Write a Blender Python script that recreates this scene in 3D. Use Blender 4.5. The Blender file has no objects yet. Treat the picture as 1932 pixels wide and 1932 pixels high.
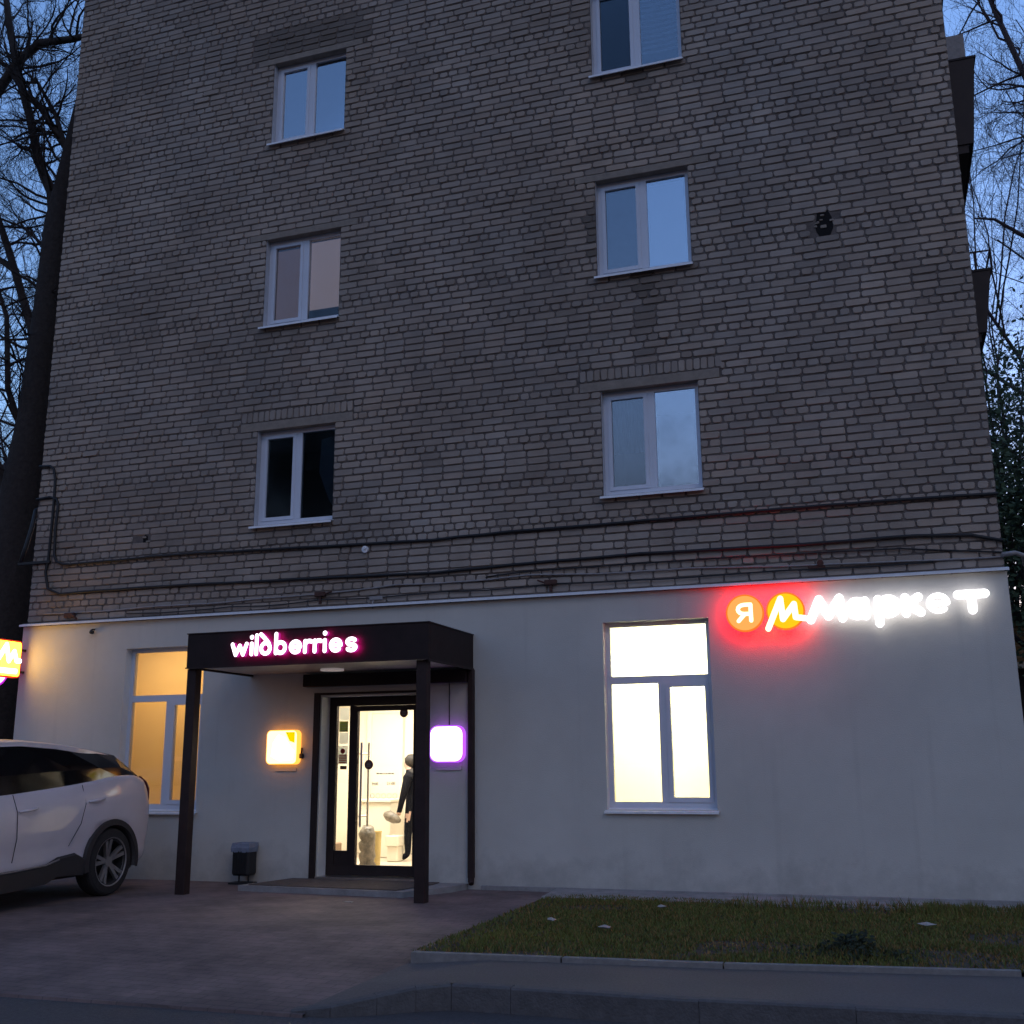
import bpy, math, random
from math import radians as R, sin, cos, pi
from mathutils import Vector, Matrix, Quaternion
S = bpy.context.scene
C = S.collection
rnd = random.Random(7)

# ------------------------------------------------------------------ camera
cam = bpy.data.cameras.new('camera'); cam_o = bpy.data.objects.new('camera', cam); C.objects.link(cam_o)
cam.sensor_width = 36; cam.lens = 36 * 2050.27 / 1932; cam.clip_start = 0.1; cam.clip_end = 2000
fw = Vector((-0.31119425, 0.92357029, 0.22400012)); rt = Vector((0.94703548, 0.32103036, -0.00795584)); up = Vector((0.07925862, -0.20966025, 0.97455664))
m = Matrix((rt, up, -fw)).transposed().to_4x4(); m.translation = Vector((0, -12.186, 1.4106))
cam_o.matrix_world = m
S.camera = cam_o

# ------------------------------------------------------------------ sky, sun, exposure
SUN_EL, SUN_ROT = R(-1.0), R(0)
w = bpy.data.worlds.new('World'); S.world = w; w.use_nodes = True
nt = w.node_tree; nt.nodes.clear()
sky = nt.nodes.new('ShaderNodeTexSky'); sky.sky_type = 'NISHITA'; sky.sun_disc = False
sky.sun_elevation = SUN_EL; sky.sun_rotation = SUN_ROT; sky.ozone_density = 2.4; sky.dust_density = 1.6
bg = nt.nodes.new('ShaderNodeBackground'); bg.inputs['Strength'].default_value = 0.15
wo = nt.nodes.new('ShaderNodeOutputWorld')
nt.links.new(sky.outputs[0], bg.inputs['Color']); nt.links.new(bg.outputs[0], wo.inputs['Surface'])
sl = bpy.data.lights.new('warm_fill', 'SUN'); sl.energy = 0.014; sl.angle = R(20); sl.color = (1, .8, .65)  # added warm fill; the sky is past sunset and holds no such source
so = bpy.data.objects.new('warm_fill', sl); C.objects.link(so); so.rotation_euler = (R(50), 0, R(40))
S.view_settings.view_transform = 'Standard'; S.view_settings.look = 'None'; S.view_settings.gamma = 1
EXPO = 4.1
S.view_settings.exposure = EXPO
S.view_settings.use_curve_mapping = False
S.cycles.use_denoising = True
S.cycles.max_bounces = 8; S.cycles.transparent_max_bounces = 12
S.cycles.sample_clamp_indirect = 4.0
K = 2 ** -EXPO          # lamps are written for exposure 0 and scaled to the dusk exposure

# ------------------------------------------------------------------ materials
def nn(t, typ, **kw):
    n = t.nodes.new(typ)
    for k, v in kw.items(): setattr(n, k, v)
    return n
def mat(name, col, rough=.8, var=.0, scale=6.0, bump=0.0, bscale=40.0, metal=0.0, col2=None, attr=False, spec=.5, coat=0.0, blotch=0.0):
    m = bpy.data.materials.new(name); m.use_nodes = True; t = m.node_tree
    b = t.nodes['Principled BSDF']; b.inputs['Roughness'].default_value = rough; b.inputs['Metallic'].default_value = metal
    b.inputs['Specular IOR Level'].default_value = spec; b.inputs['Coat Weight'].default_value = coat
    c = (*col, 1)
    src = None
    tc = nn(t, 'ShaderNodeTexCoord')
    if var or col2:
        nz = nn(t, 'ShaderNodeTexNoise'); nz.inputs['Scale'].default_value = scale; nz.inputs['Detail'].default_value = 6; nz.inputs['Roughness'].default_value = .65
        t.links.new(tc.outputs['Object'], nz.inputs['Vector'])
        cr = nn(t, 'ShaderNodeValToRGB'); cr.color_ramp.elements[0].position = .3; cr.color_ramp.elements[1].position = .7
        if col2: a, bb = (*col, 1), (*col2, 1)
        else: a, bb = tuple(x * (1 - var) for x in col) + (1,), tuple(min(1, x * (1 + var)) for x in col) + (1,)
        cr.color_ramp.elements[0].color = a; cr.color_ramp.elements[1].color = bb
        t.links.new(nz.outputs['Fac'], cr.inputs[0]); src = cr.outputs[0]
    if blotch:
        n2 = nn(t, 'ShaderNodeTexNoise'); n2.inputs['Scale'].default_value = .7; n2.inputs['Detail'].default_value = 4
        t.links.new(tc.outputs['Object'], n2.inputs['Vector'])
        mr = nn(t, 'ShaderNodeMapRange'); mr.inputs[1].default_value = .35; mr.inputs[2].default_value = .65; mr.inputs[3].default_value = 1 - blotch; mr.inputs[4].default_value = 1 + blotch * .3
        t.links.new(n2.outputs['Fac'], mr.inputs[0])
        mx = nn(t, 'ShaderNodeMix', data_type='RGBA', blend_type='MULTIPLY'); mx.inputs[0].default_value = 1
        if src: t.links.new(src, mx.inputs[6])
        else: mx.inputs[6].default_value = c
        t.links.new(mr.outputs[0], mx.inputs[7]); src = mx.outputs[2]
    if attr:
        at = nn(t, 'ShaderNodeAttribute', attribute_name='tone')
        mx = nn(t, 'ShaderNodeMix', data_type='RGBA', blend_type='MULTIPLY'); mx.inputs[0].default_value = 1
        if src: t.links.new(src, mx.inputs[6])
        else: mx.inputs[6].default_value = c
        t.links.new(at.outputs['Color'], mx.inputs[7]); src = mx.outputs[2]
    if src: t.links.new(src, b.inputs['Base Color'])
    else: b.inputs['Base Color'].default_value = c
    if bump:
        nb = nn(t, 'ShaderNodeTexNoise'); nb.inputs['Scale'].default_value = bscale; nb.inputs['Detail'].default_value = 5
        t.links.new(tc.outputs['Object'], nb.inputs['Vector'])
        bp = nn(t, 'ShaderNodeBump'); bp.inputs['Strength'].default_value = bump; bp.inputs['Distance'].default_value = .02
        t.links.new(nb.outputs['Fac'], bp.inputs['Height']); t.links.new(bp.outputs[0], b.inputs['Normal'])
    return m
def emis(name, col, st):
    m = bpy.data.materials.new(name); m.use_nodes = True; t = m.node_tree; t.nodes.clear()
    e = nn(t, 'ShaderNodeEmission'); e.inputs[0].default_value = (*col, 1); e.inputs[1].default_value = st * K
    o = nn(t, 'ShaderNodeOutputMaterial'); t.links.new(e.outputs[0], o.inputs[0]); return m
def glass(name, tint, fac, rough=.02):
    m = bpy.data.materials.new(name); m.use_nodes = True; t = m.node_tree; t.nodes.clear()
    g = nn(t, 'ShaderNodeBsdfGlossy'); g.inputs['Roughness'].default_value = rough; g.inputs[0].default_value = (.9, .95, 1, 1)
    tr = nn(t, 'ShaderNodeBsdfTransparent'); tr.inputs[0].default_value = (*tint, 1)
    fr = nn(t, 'ShaderNodeFresnel'); fr.inputs[0].default_value = 1.5
    ad = nn(t, 'ShaderNodeMath', operation='ADD', use_clamp=True); ad.inputs[1].default_value = fac
    mx = nn(t, 'ShaderNodeMixShader'); o = nn(t, 'ShaderNodeOutputMaterial')
    t.links.new(fr.outputs[0], ad.inputs[0]); t.links.new(ad.outputs[0], mx.inputs[0])
    t.links.new(tr.outputs[0], mx.inputs[1]); t.links.new(g.outputs[0], mx.inputs[2]); t.links.new(mx.outputs[0], o.inputs[0]); return m
def film(name, col):
    m = bpy.data.materials.new(name); m.use_nodes = True; t = m.node_tree; t.nodes.clear()
    a = nn(t, 'ShaderNodeBsdfTranslucent'); a.inputs[0].default_value = (*col, 1)
    d = nn(t, 'ShaderNodeBsdfDiffuse'); d.inputs[0].default_value = (*col, 1)
    mx = nn(t, 'ShaderNodeMixShader'); mx.inputs[0].default_value = .35; o = nn(t, 'ShaderNodeOutputMaterial')
    t.links.new(a.outputs[0], mx.inputs[1]); t.links.new(d.outputs[0], mx.inputs[2]); t.links.new(mx.outputs[0], o.inputs[0]); return m
def blockmat(name, c1, c2, mc, bw, bh, mortar, axis='XY', rough=.85, rot=0.0):
    m = bpy.data.materials.new(name); m.use_nodes = True; t = m.node_tree; b = t.nodes['Principled BSDF']; b.inputs['Roughness'].default_value = rough
    tc = nn(t, 'ShaderNodeTexCoord'); mp = nn(t, 'ShaderNodeMapping')
    t.links.new(tc.outputs['Object'], mp.inputs[0])
    if axis == 'YZ': mp.inputs['Rotation'].default_value = (R(90), 0, R(90))
    elif axis == 'XZ': mp.inputs['Rotation'].default_value = (R(-90), 0, 0)
    else: mp.inputs['Rotation'].default_value = (0, 0, rot)
    src = mp.outputs[0]
    if axis == 'YZ':
        sx = nn(t, 'ShaderNodeSeparateXYZ'); cx = nn(t, 'ShaderNodeCombineXYZ')
        t.links.new(tc.outputs['Object'], sx.inputs[0]); t.links.new(sx.outputs[1], cx.inputs[0]); t.links.new(sx.outputs[2], cx.inputs[1]); src = cx.outputs[0]
    if axis == 'XZ':
        sx = nn(t, 'ShaderNodeSeparateXYZ'); cx = nn(t, 'ShaderNodeCombineXYZ')
        t.links.new(tc.outputs['Object'], sx.inputs[0]); t.links.new(sx.outputs[0], cx.inputs[0]); t.links.new(sx.outputs[2], cx.inputs[1]); src = cx.outputs[0]
    br = nn(t, 'ShaderNodeTexBrick'); br.inputs['Scale'].default_value = 1
    br.inputs['Color1'].default_value = (*c1, 1); br.inputs['Color2'].default_value = (*c2, 1); br.inputs['Mortar'].default_value = (*mc, 1)
    br.inputs['Mortar Size'].default_value = mortar; br.inputs['Brick Width'].default_value = bw; br.inputs['Row Height'].default_value = bh; br.inputs['Mortar Smooth'].default_value = .3
    t.links.new(src, br.inputs['Vector'])
    nz = nn(t, 'ShaderNodeTexNoise'); nz.inputs['Scale'].default_value = 1.3; nz.inputs['Detail'].default_value = 7; nz.inputs['Roughness'].default_value = .7
    t.links.new(tc.outputs['Object'], nz.inputs['Vector'])
    mr = nn(t, 'ShaderNodeMapRange'); mr.inputs[1].default_value = .38; mr.inputs[2].default_value = .62; mr.inputs[3].default_value = .6; mr.inputs[4].default_value = 1.15
    t.links.new(nz.outputs['Fac'], mr.inputs[0])
    mx = nn(t, 'ShaderNodeMix', data_type='RGBA', blend_type='MULTIPLY'); mx.inputs[0].default_value = 1
    t.links.new(br.outputs['Color'], mx.inputs[6]); t.links.new(mr.outputs[0], mx.inputs[7]); t.links.new(mx.outputs[2], b.inputs['Base Color'])
    bp = nn(t, 'ShaderNodeBump'); bp.inputs['Strength'].default_value = .5; bp.inputs['Distance'].default_value = .006; bp.invert = True
    t.links.new(br.outputs['Fac'], bp.inputs['Height']); t.links.new(bp.outputs[0], b.inputs['Normal'])
    return m

M = {}
M['brick'] = mat('silicate brick', (.328, .272, .224), .9, .13, 3, .3, 60, attr=True, blotch=.16)
M['mortar'] = mat('dark mortar', (.125, .103, .09), .95, .3, 8, .4, 50)
M['sidebrick'] = blockmat('side brick', (.33, .29, .25), (.27, .23, .2), (.11, .1, .09), .277, .0933, .012, 'YZ')
M['plaster'] = mat('grey plaster', (.56, .54, .485), .92, .04, 2.0, .2, 90, blotch=.07)
def dirty(m):
    """splash dirt low on the wall and faint rain streaks, both with ragged noise outlines"""
    t = m.node_tree; b = t.nodes['Principled BSDF']; src = b.inputs['Base Color'].links[0].from_socket
    tc = nn(t, 'ShaderNodeTexCoord'); sx = nn(t, 'ShaderNodeSeparateXYZ'); t.links.new(tc.outputs['Object'], sx.inputs[0])
    n1 = nn(t, 'ShaderNodeTexNoise'); n1.inputs['Scale'].default_value = 2.6; n1.inputs['Detail'].default_value = 8; n1.inputs['Roughness'].default_value = .7; t.links.new(tc.outputs['Object'], n1.inputs['Vector'])
    a = nn(t, 'ShaderNodeMath', operation='MULTIPLY_ADD'); t.links.new(n1.outputs['Fac'], a.inputs[0]); a.inputs[1].default_value = -1.5; t.links.new(sx.outputs[2], a.inputs[2])
    mr = nn(t, 'ShaderNodeMapRange'); mr.inputs[1].default_value = -.8; mr.inputs[2].default_value = -.35; mr.inputs[3].default_value = .76; mr.inputs[4].default_value = 1.0; t.links.new(a.outputs[0], mr.inputs[0])
    mp = nn(t, 'ShaderNodeMapping'); mp.inputs['Scale'].default_value = (5, 5, .25); t.links.new(tc.outputs['Object'], mp.inputs[0])
    n2 = nn(t, 'ShaderNodeTexNoise'); n2.inputs['Scale'].default_value = 1.6; n2.inputs['Detail'].default_value = 5; t.links.new(mp.outputs[0], n2.inputs['Vector'])
    m2 = nn(t, 'ShaderNodeMapRange'); m2.inputs[1].default_value = .6; m2.inputs[2].default_value = .78; m2.inputs[3].default_value = 1.0; m2.inputs[4].default_value = .92; t.links.new(n2.outputs['Fac'], m2.inputs[0])
    mu = nn(t, 'ShaderNodeMath', operation='MULTIPLY'); t.links.new(mr.outputs[0], mu.inputs[0]); t.links.new(m2.outputs[0], mu.inputs[1])
    mx = nn(t, 'ShaderNodeMix', data_type='RGBA', blend_type='MULTIPLY'); mx.inputs[0].default_value = 1; t.links.new(src, mx.inputs[6]); t.links.new(mu.outputs[0], mx.inputs[7]); t.links.new(mx.outputs[2], b.inputs['Base Color'])
dirty(M['plaster'])
M['reveal'] = mat('white plaster reveal', (.72, .71, .68), .85, .05, 9)
M['concrete'] = mat('concrete', (.27, .26, .25), .9, .2, 7, .4, 50)
M['lintel'] = mat('lintel concrete', (.25, .21, .17), .9, .2, 8, .3, 60)
M['pvc'] = mat('white pvc', (.60, .63, .69), .35, .03, 5)
M['sill'] = mat('painted steel sill', (.78, .79, .8), .4, .1, 12)
M['trim'] = mat('steel flashing', (.72, .72, .73), .45, .1, 10)
M['dark'] = mat('dark brown cladding', (.022, .014, .013), .6, .25, 4, spec=.2)
M['darkmetal'] = mat('dark brown painted metal', (.026, .016, .014), .55, .2, 9, spec=.25)
M['post'] = mat('post paint', (.032, .019, .017), .6, .25, 7, spec=.25)
M['soffit'] = mat('soffit panel', (.34, .31, .3), .45, .08, 5)
M['asphalt'] = mat('asphalt', (.085, .075, .075), .85, .28, 40, .5, 160, blotch=.18)
M['sidewalk'] = mat('sidewalk asphalt', (.122, .106, .10), .88, .2, 50, .4, 150, blotch=.15)
M['kerb'] = mat('kerb concrete', (.095, .09, .09), .9, .2, 14, .4, 60)
M['paving'] = blockmat('paving blocks', (.20, .142, .13), (.17, .122, .113), (.125, .095, .088), .2, .1, .006, rot=R(3))
M['soil'] = mat('soil', (.055, .042, .028), .95, .3, 12, .7, 30)
M['steel'] = mat('brushed steel', (.6, .58, .55), .3, .1, 20, metal=1)
M['black'] = mat('black plastic', (.012, .012, .013), .5, .2, 20)
M['binbag'] = mat('bin liner', (.20, .23, .30), .35, .2, 20, .6, 30)
M['cable'] = mat('black cable', (.01, .01, .011), .6, .2, 20)
M['greycable'] = mat('grey cable', (.28, .26, .25), .6, .2, 20)
M['rust'] = mat('rusty metal', (.07, .03, .022), .85, .3, 30)
M['bark'] = mat('bark', (.035, .028, .025), .95, .35, 12, .8, 25)
M['twig'] = mat('twig bark', (.06, .046, .05), .95, .2, 5)
M['leaf'] = mat('dark leaves', (.05, .09, .045), .7, .35, 3)
M['leaf2'] = mat('far leaves', (.03, .045, .03), .7, .35, 3)
M['grass'] = mat('grass blades', (.14, .118, .024), .8, .0, 3, attr=True)
M['carpaint'] = mat('white car paint', (.66, .60, .62), .3, .05, 2.2, coat=.6, blotch=.06)
M['carglass'] = mat('tinted glass', (.006, .006, .007), .08, spec=.6)
M['cladding'] = mat('black car cladding', (.03, .026, .026), .6, .1, 20)
M['tyre'] = mat('tyre rubber', (.018, .017, .017), .85, .2, 30)
M['rim'] = mat('alloy rim', (.36, .34, .33), .35, .1, 20, metal=.7)
M['rimdark'] = mat('dark alloy', (.02, .02, .02), .4)
M['chrome'] = mat('chrome', (.7, .7, .7), .12, metal=1)
M['redlens'] = mat('tail lens', (.12, .01, .01), .2, coat=.5)
M['balcony'] = mat('brown balcony sheet', (.03, .018, .014), .7, .25, 6)
M['room'] = mat('room wall', (.78, .72, .6), .8, .03, 2)
M['roomfloor'] = mat('room floor tiles', (.55, .47, .38), .4, .08, 5)
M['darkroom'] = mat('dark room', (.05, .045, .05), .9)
M['curtain'] = mat('pale curtain', (.70, .70, .70), .9, .05, 12)
M['greycurtain'] = mat('blue grey curtain', (.16, .2, .26), .9, .25, 5)
M['bluecurtain'] = mat('blue curtain', (.34, .42, .52), .9, .2, 8); M['pink'] = mat('pinkish blind', (.50, .42, .42), .9, .05, 5)
M['paper'] = mat('paper', (.33, .32, .3), .7, .05, 20)
M['skin'] = mat('skin', (.45, .3, .24), .6)
M['jacket'] = mat('dark jacket', (.006, .006, .008), .9, .4, 25, .6, 30, spec=.1)
M['hairm'] = mat('dark hair', (.02, .015, .013), .7, .3, 60)
M['trouser'] = mat('black trousers', (.03, .028, .03), .85, .2, 20)
M['roofm'] = mat('roof felt', (.05, .05, .05), .9)
M['glassblue'] = glass('window glass', (.8, .85, .88), .34, .05)
M['glassdark'] = glass('dusty window glass', (.62, .66, .68), .14, .09)
M['glassblack'] = glass('dark window glass', (.5, .54, .56), .0, .06)
M['glassshop'] = glass('shop glass', (.95, .95, .93), .0)
M['doorglass'] = glass('door glass', (.96, .95, .93), .0)

# ------------------------------------------------------------------ mesh helpers
class MB:
    def __init__(s): s.v = []; s.f = []; s.mi = []; s.tone = None
    def face(s, pts, mi=0):
        b = len(s.v); s.v += [tuple(p) for p in pts]; s.f.append(tuple(range(b, b + len(pts)))); s.mi.append(mi)
    def box(s, x0, x1, y0, y1, z0, z1, mi=0, bev=0.0):
        x0, x1 = min(x0, x1), max(x0, x1); y0, y1 = min(y0, y1), max(y0, y1); z0, z1 = min(z0, z1), max(z0, z1)
        if bev <= 0:
            b = len(s.v)
            s.v += [(x0,y0,z0),(x1,y0,z0),(x1,y1,z0),(x0,y1,z0),(x0,y0,z1),(x1,y0,z1),(x1,y1,z1),(x0,y1,z1)]
            for f in ((0,3,2,1),(4,5,6,7),(0,1,5,4),(1,2,6,5),(2,3,7,6),(3,0,4,7)): s.f.append(tuple(b + i for i in f)); s.mi.append(mi)
            return s
        e = bev; b = len(s.v)
        c = []
        for z, d in ((z0, e), (z0 + e, 0), (z1 - e, 0), (z1, e)):
            c.append([(x0+e,y0+d,z),(x1-e,y0+d,z),(x1-d,y0+e,z),(x1-d,y1-e,z),(x1-e,y1-d,z),(x0+e,y1-d,z),(x0+d,y1-e,z),(x0+d,y0+e,z)])
        for r in c: s.v += r
        s.f.append(tuple(b + i for i in range(7, -1, -1))); s.mi.append(mi)
        s.f.append(tuple(b + 24 + i for i in range(8))); s.mi.append(mi)
        for k in range(3):
            for i in range(8):
                j = (i + 1) % 8
                s.f.append((b+8*k+i, b+8*k+j, b+8*(k+1)+j, b+8*(k+1)+i)); s.mi.append(mi)
        return s
    def tube(s, pts, rad, n=8, mi=0, cap=True, squash=None):
        pts = [Vector(p) for p in pts]
        if not hasattr(rad, '__len__'): rad = [rad] * len(pts)
        b0 = len(s.v); prev = None
        for i, p in enumerate(pts):
            d = (pts[min(i+1, len(pts)-1)] - pts[max(i-1, 0)])
            if d.length < 1e-9: d = Vector((0, 0, 1))
            d.normalize()
            if prev is None:
                a = Vector((0, 0, 1)) if abs(d.z) < .9 else Vector((1, 0, 0))
                u = d.cross(a).normalized()
            else:
                u = (prev - d * prev.dot(d))
                u = u.normalized() if u.length > 1e-6 else d.orthogonal().normalized()
            prev = u; v = d.cross(u)
            for k in range(n):
                t = 2 * pi * k / n
                q = p + (u * cos(t) + v * sin(t)) * rad[i]
                s.v.append((q.x, q.y, q.z))
        for i in range(len(pts) - 1):
            for k in range(n):
                j = (k + 1) % n
                s.f.append((b0+i*n+k, b0+i*n+j, b0+(i+1)*n+j, b0+(i+1)*n+k)); s.mi.append(mi)
        if cap:
            s.f.append(tuple(b0 + k for k in range(n-1, -1, -1))); s.mi.append(mi)
            e = b0 + (len(pts)-1)*n
            s.f.append(tuple(e + k for k in range(n))); s.mi.append(mi)
        return s
    def prism(s, outline, a, b, axis='y', mi=0):
        """outline of (p,q) pairs extruded along axis from a to b"""
        def P(p, q, t): return {'y': (p, t, q), 'x': (t, p, q), 'z': (p, q, t)}[axis]
        n = len(outline); o = len(s.v)
        s.v += [P(p, q, a) for p, q in outline] + [P(p, q, b) for p, q in outline]
        s.f.append(tuple(o + i for i in range(n))); s.mi.append(mi)
        s.f.append(tuple(o + n + i for i in range(n-1, -1, -1))); s.mi.append(mi)
        for i in range(n):
            j = (i + 1) % n
            s.f.append((o+i, o+n+i, o+n+j, o+j)); s.mi.append(mi)
        return s
    def build(s, name, mats, parent=None, smooth=False, tone=None, recalc=True):
        me = bpy.data.meshes.new(name); me.from_pydata(s.v, [], s.f)
        if not isinstance(mats, (list, tuple)): mats = [mats]
        for m_ in mats: me.materials.append(M[m_] if isinstance(m_, str) else m_)
        me.polygons.foreach_set('material_index', s.mi)
        if tone is not None:
            a = me.color_attributes.new('tone', 'FLOAT_COLOR', 'POINT')
            flat = []
            for t_ in tone: flat += [t_[0], t_[1], t_[2], 1]
            a.data.foreach_set('color', flat)
        if recalc:
            import bmesh
            bm = bmesh.new(); bm.from_mesh(me); bmesh.ops.recalc_face_normals(bm, faces=bm.faces); bm.to_mesh(me); bm.free()
        if smooth: me.polygons.foreach_set('use_smooth', [True] * len(me.polygons))
        me.update()
        o = bpy.data.objects.new(name, me); C.objects.link(o)
        if parent: o.parent = parent; o.matrix_parent_inverse = Matrix.Translation(-WP[parent.name]) if parent.name in WP else Matrix()
        return o
WP = {}
def empty(name, loc, label=None, cat=None, group=None):
    o = bpy.data.objects.new(name, None); C.objects.link(o); o.location = loc; WP[o.name] = Vector(loc); o.empty_display_size = .2
    if label: o['label'] = label; o['category'] = cat
    if group: o['group'] = group
    return o
def tag(o, label=None, cat=None, group=None, kind=None):
    if label: o['label'] = label
    if cat: o['category'] = cat
    if group: o['group'] = group
    if kind: o['kind'] = kind
    return o
def rrect(cx, cz, w, h, r, n=6):
    pts = []
    for sx, sz, a0 in ((1,1,0),(-1,1,90),(-1,-1,180),(1,-1,270)):
        for k in range(n + 1):
            t = R(a0 + 90 * k / n)
            pts.append((cx + sx * (w/2 - r) + r * cos(t), cz + sz * (h/2 - r) + r * sin(t)))
    return pts
def circ(cx, cz, r, n=32): return [(cx + r*cos(2*pi*k/n), cz + r*sin(2*pi*k/n)) for k in range(n)]
def text_mesh(txt, size, offset=0.0, extrude=0.01, shear=0.0, spacing=1.0):
    cu = bpy.data.curves.new('t', 'FONT'); cu.body = txt; cu.size = size; cu.offset = offset; cu.extrude = extrude; cu.shear = shear; cu.space_character = spacing
    cu.resolution_u = 5
    o = bpy.data.objects.new('t', cu); C.objects.link(o)
    dg = bpy.context.evaluated_depsgraph_get(); me = bpy.data.meshes.new_from_object(o.evaluated_get(dg))
    bpy.data.objects.remove(o); bpy.data.curves.remove(cu)
    return me
def place_text(name, me, origin, mats, parent, plane='front', sx=1.0, sz=1.0):
    """text lies in local XY facing +Z; stand it up facing -Y (front) or +X (right)"""
    for v in me.vertices:
        x, y, z = v.co.x * sx, v.co.y * sz, v.co.z
        v.co = Vector((origin[0] + x, origin[1] - z, origin[2] + y)) if plane == 'front' else Vector((origin[0] + z, origin[1] + x, origin[2] + y))
    me.materials.clear()
    for q in mats: me.materials.append(M[q] if isinstance(q, str) else q)
    for p in me.polygons:
        n = p.normal
        front = n.y < -.7 if plane == 'front' else n.x > .7
        p.material_index = 0 if (front or len(mats) == 1) else 1
    me.name = name
    o = bpy.data.objects.new(name, me); C.objects.link(o)
    if parent:
        o.parent = parent
        if parent.name in WP: o.matrix_parent_inverse = Matrix.Translation(-WP[parent.name])
    return o

# ================================================================== GROUND
def sheet(name, pts, m_, top=True, thick=0.0):
    b = MB()
    b.face(pts)
    if thick:
        n = len(pts)
        for i in range(n):
            p, q = pts[i], pts[(i+1) % n]
            b.face([p, q, (q[0], q[1], q[2]-thick), (p[0], p[1], p[2]-thick)])
    o = b.build(name, m_); o['kind'] = 'structure'; return o
b = MB(); b.face([(-400,-400,-.17),(400,-400,-.17),(400,400,-.17),(-400,400,-.17)]); b.build('ground', 'soil')['kind'] = 'structure'
sheet('road', [(-60,-26,-.145),(60,-16,-.145),(60,-.9,-.145),(.6,-4.9,-.145),(-2.5,-5.1,-.145),(-3.7,-5.3,-.145),(-9,-5.2,-.145),(-60,-6,-.145)], 'asphalt')
# far yard behind the buildings
sheet('yard_path', [(-60,.5,-.06),(-11.5,.5,-.06),(-11.5,40,-.06),(-60,40,-.06)], 'asphalt')
# paving of the forecourt: level by the wall, ramping down to the road
def pav_z(y): return 0.0 if y > -3.2 else -0.125 * min(1, (-3.2 - y) / 2.4)
b = MB(); ys = [.0, -1.2, -2.2, -3.2, -3.8, -4.4, -5.0, -5.65]; xs = [-30, -20, -14, -10, -8, -6, -4.9, -3.95, -3.54]
idx = {}
for i, x in enumerate(xs):
    for j, y in enumerate(ys):
        xx = x
        if i == len(xs) - 1: xx = -3.60 + .12 * min(1, -y/4.2) if y > -4.3 else -3.48 - .1 * (-4.3 - y)
        yy = y + (.0 if j == 0 else (.03 * (x + 3.5)) * (j / 7) * .3)
        idx[i, j] = len(b.v); b.v.append((xx, yy, pav_z(y)))
for i in range(len(xs)-1):
    for j in range(len(ys)-1):
        b.f.append((idx[i,j], idx[i,j+1], idx[i+1,j+1], idx[i+1,j])); b.mi.append(0)
for i in range(len(xs)-1):      # edge down to the road
    p, q = b.v[idx[i,7]], b.v[idx[i+1,7]]
    b.face([p, q, (q[0], q[1]-.01, -.16), (p[0], p[1]-.01, -.16)])
b.build('forecourt_paving', 'paving')['kind'] = 'structure'
# sidewalk on the right with a curved kerb
kt = [(-3.72,-5.62,-.118),(-3.45,-5.60,-.085),(-3.2,-5.45,-.04),(-3.0,-5.29,-.012),(-2.8,-5.18,0),(-2.4,-5.17,0),(-1.2,-5.2,0),(.6,-5.12,0),(6,-4.8,0),(40,-2.4,0)]
lawn_front = [(-3.49,-4.27,.0),(-1.2,-4.10,0),(.73,-3.84,0),(6,-3.2,0),(40,.6,0)]
b = MB()
inner = [(-3.50,-4.27,pav_z(-4.27)+.004)] 
left = [(-3.52,-5.0,pav_z(-5.0)+.004), (-3.60,-5.55,-.112)]
poly = [(p[0], p[1]+.10, p[2]) for p in kt[1:]]
b.face([(-3.52,-4.27,-.045),(-3.60,-4.8,-.078),(-3.66,-5.50,-.108),(-3.45,-5.50,-.088),(-3.2,-5.34,-.04),(-3.0,-5.17,-.012),(-2.9,-5.08,0),(-2.9,-4.22,0)])
b.face([(-2.9,-4.22,0),(-2.9,-5.08,0),(-2.4,-5.07,0),(-1.2,-5.1,0),(.6,-5.02,0),(6,-4.7,0),(40,-2.3,0),(40,.6,0),(6,-3.2,0),(.73,-3.84,0),(-1.2,-4.10,0)])
b.build('sidewalk', 'sidewalk')['kind'] = 'structure'
# kerb stones with joints
b = MB()
def kerbseg(p, q, g=.003):
    p, q = Vector(p), Vector(q); d = (q - p); L = d.length; d.normalize(); nrm = Vector((-d.y, d.x, 0)).normalized()
    n = max(1, round(L / 1.0)); 
    for k in range(n):
        a = p + d * (L * k / n + g/2); c = p + d * (L * (k+1) / n - g/2)
        j = Vector((0, rnd.uniform(-.004, .004), rnd.uniform(-.003, .003)))
        prof = [(0, -.2), (0, -.012), (.012, 0), (.10, 0), (.10, -.2)]
        r0 = [a + nrm*u + Vector((0,0,v)) + j for u, v in prof]; r1 = [c + nrm*u + Vector((0,0,v)) + j for u, v in prof]
        b.face(r0[::-1]); b.face(r1)
        for i in range(len(prof)): b.face([r0[i], r0[(i+1)%5], r1[(i+1)%5], r1[i]])
for i in range(len(kt)-1): kerbseg((kt[i][0],kt[i][1],kt[i][2]+.012), (kt[i+1][0],kt[i+1][1],kt[i+1][2]+.012))
tag(b.build('kerb', 'kerb'), kind='structure')
# lawn edging: a thin concrete strip standing up between walk and lawn
b = MB()
for i in range(len(lawn_front)-1):
    p, q = Vector(lawn_front[i]), Vector(lawn_front[i+1]); n_ = max(1, int((q-p).length / 1.0)); 
    for k in range(n_):
        a = p.lerp(q, k/n_); c = p.lerp(q, (k+1)/n_ - .01/n_)
        for (u0, v0, u1, v1) in (((0,0,0,.035)),): 
            b.face([a-Vector((0,0,.12)), c-Vector((0,0,.12)), c+Vector((0,0,.035)), a+Vector((0,0,.035))]); b.face([a+Vector((0,0,.035)), c+Vector((0,0,.035)), c+Vector((0,.07,.035)), a+Vector((0,.07,.035))])
M['edging'] = mat('edging concrete', (.2, .19, .18), .9, .2, 14)
b.build('lawn_edging', 'edging')['kind'] = 'structure'
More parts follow.
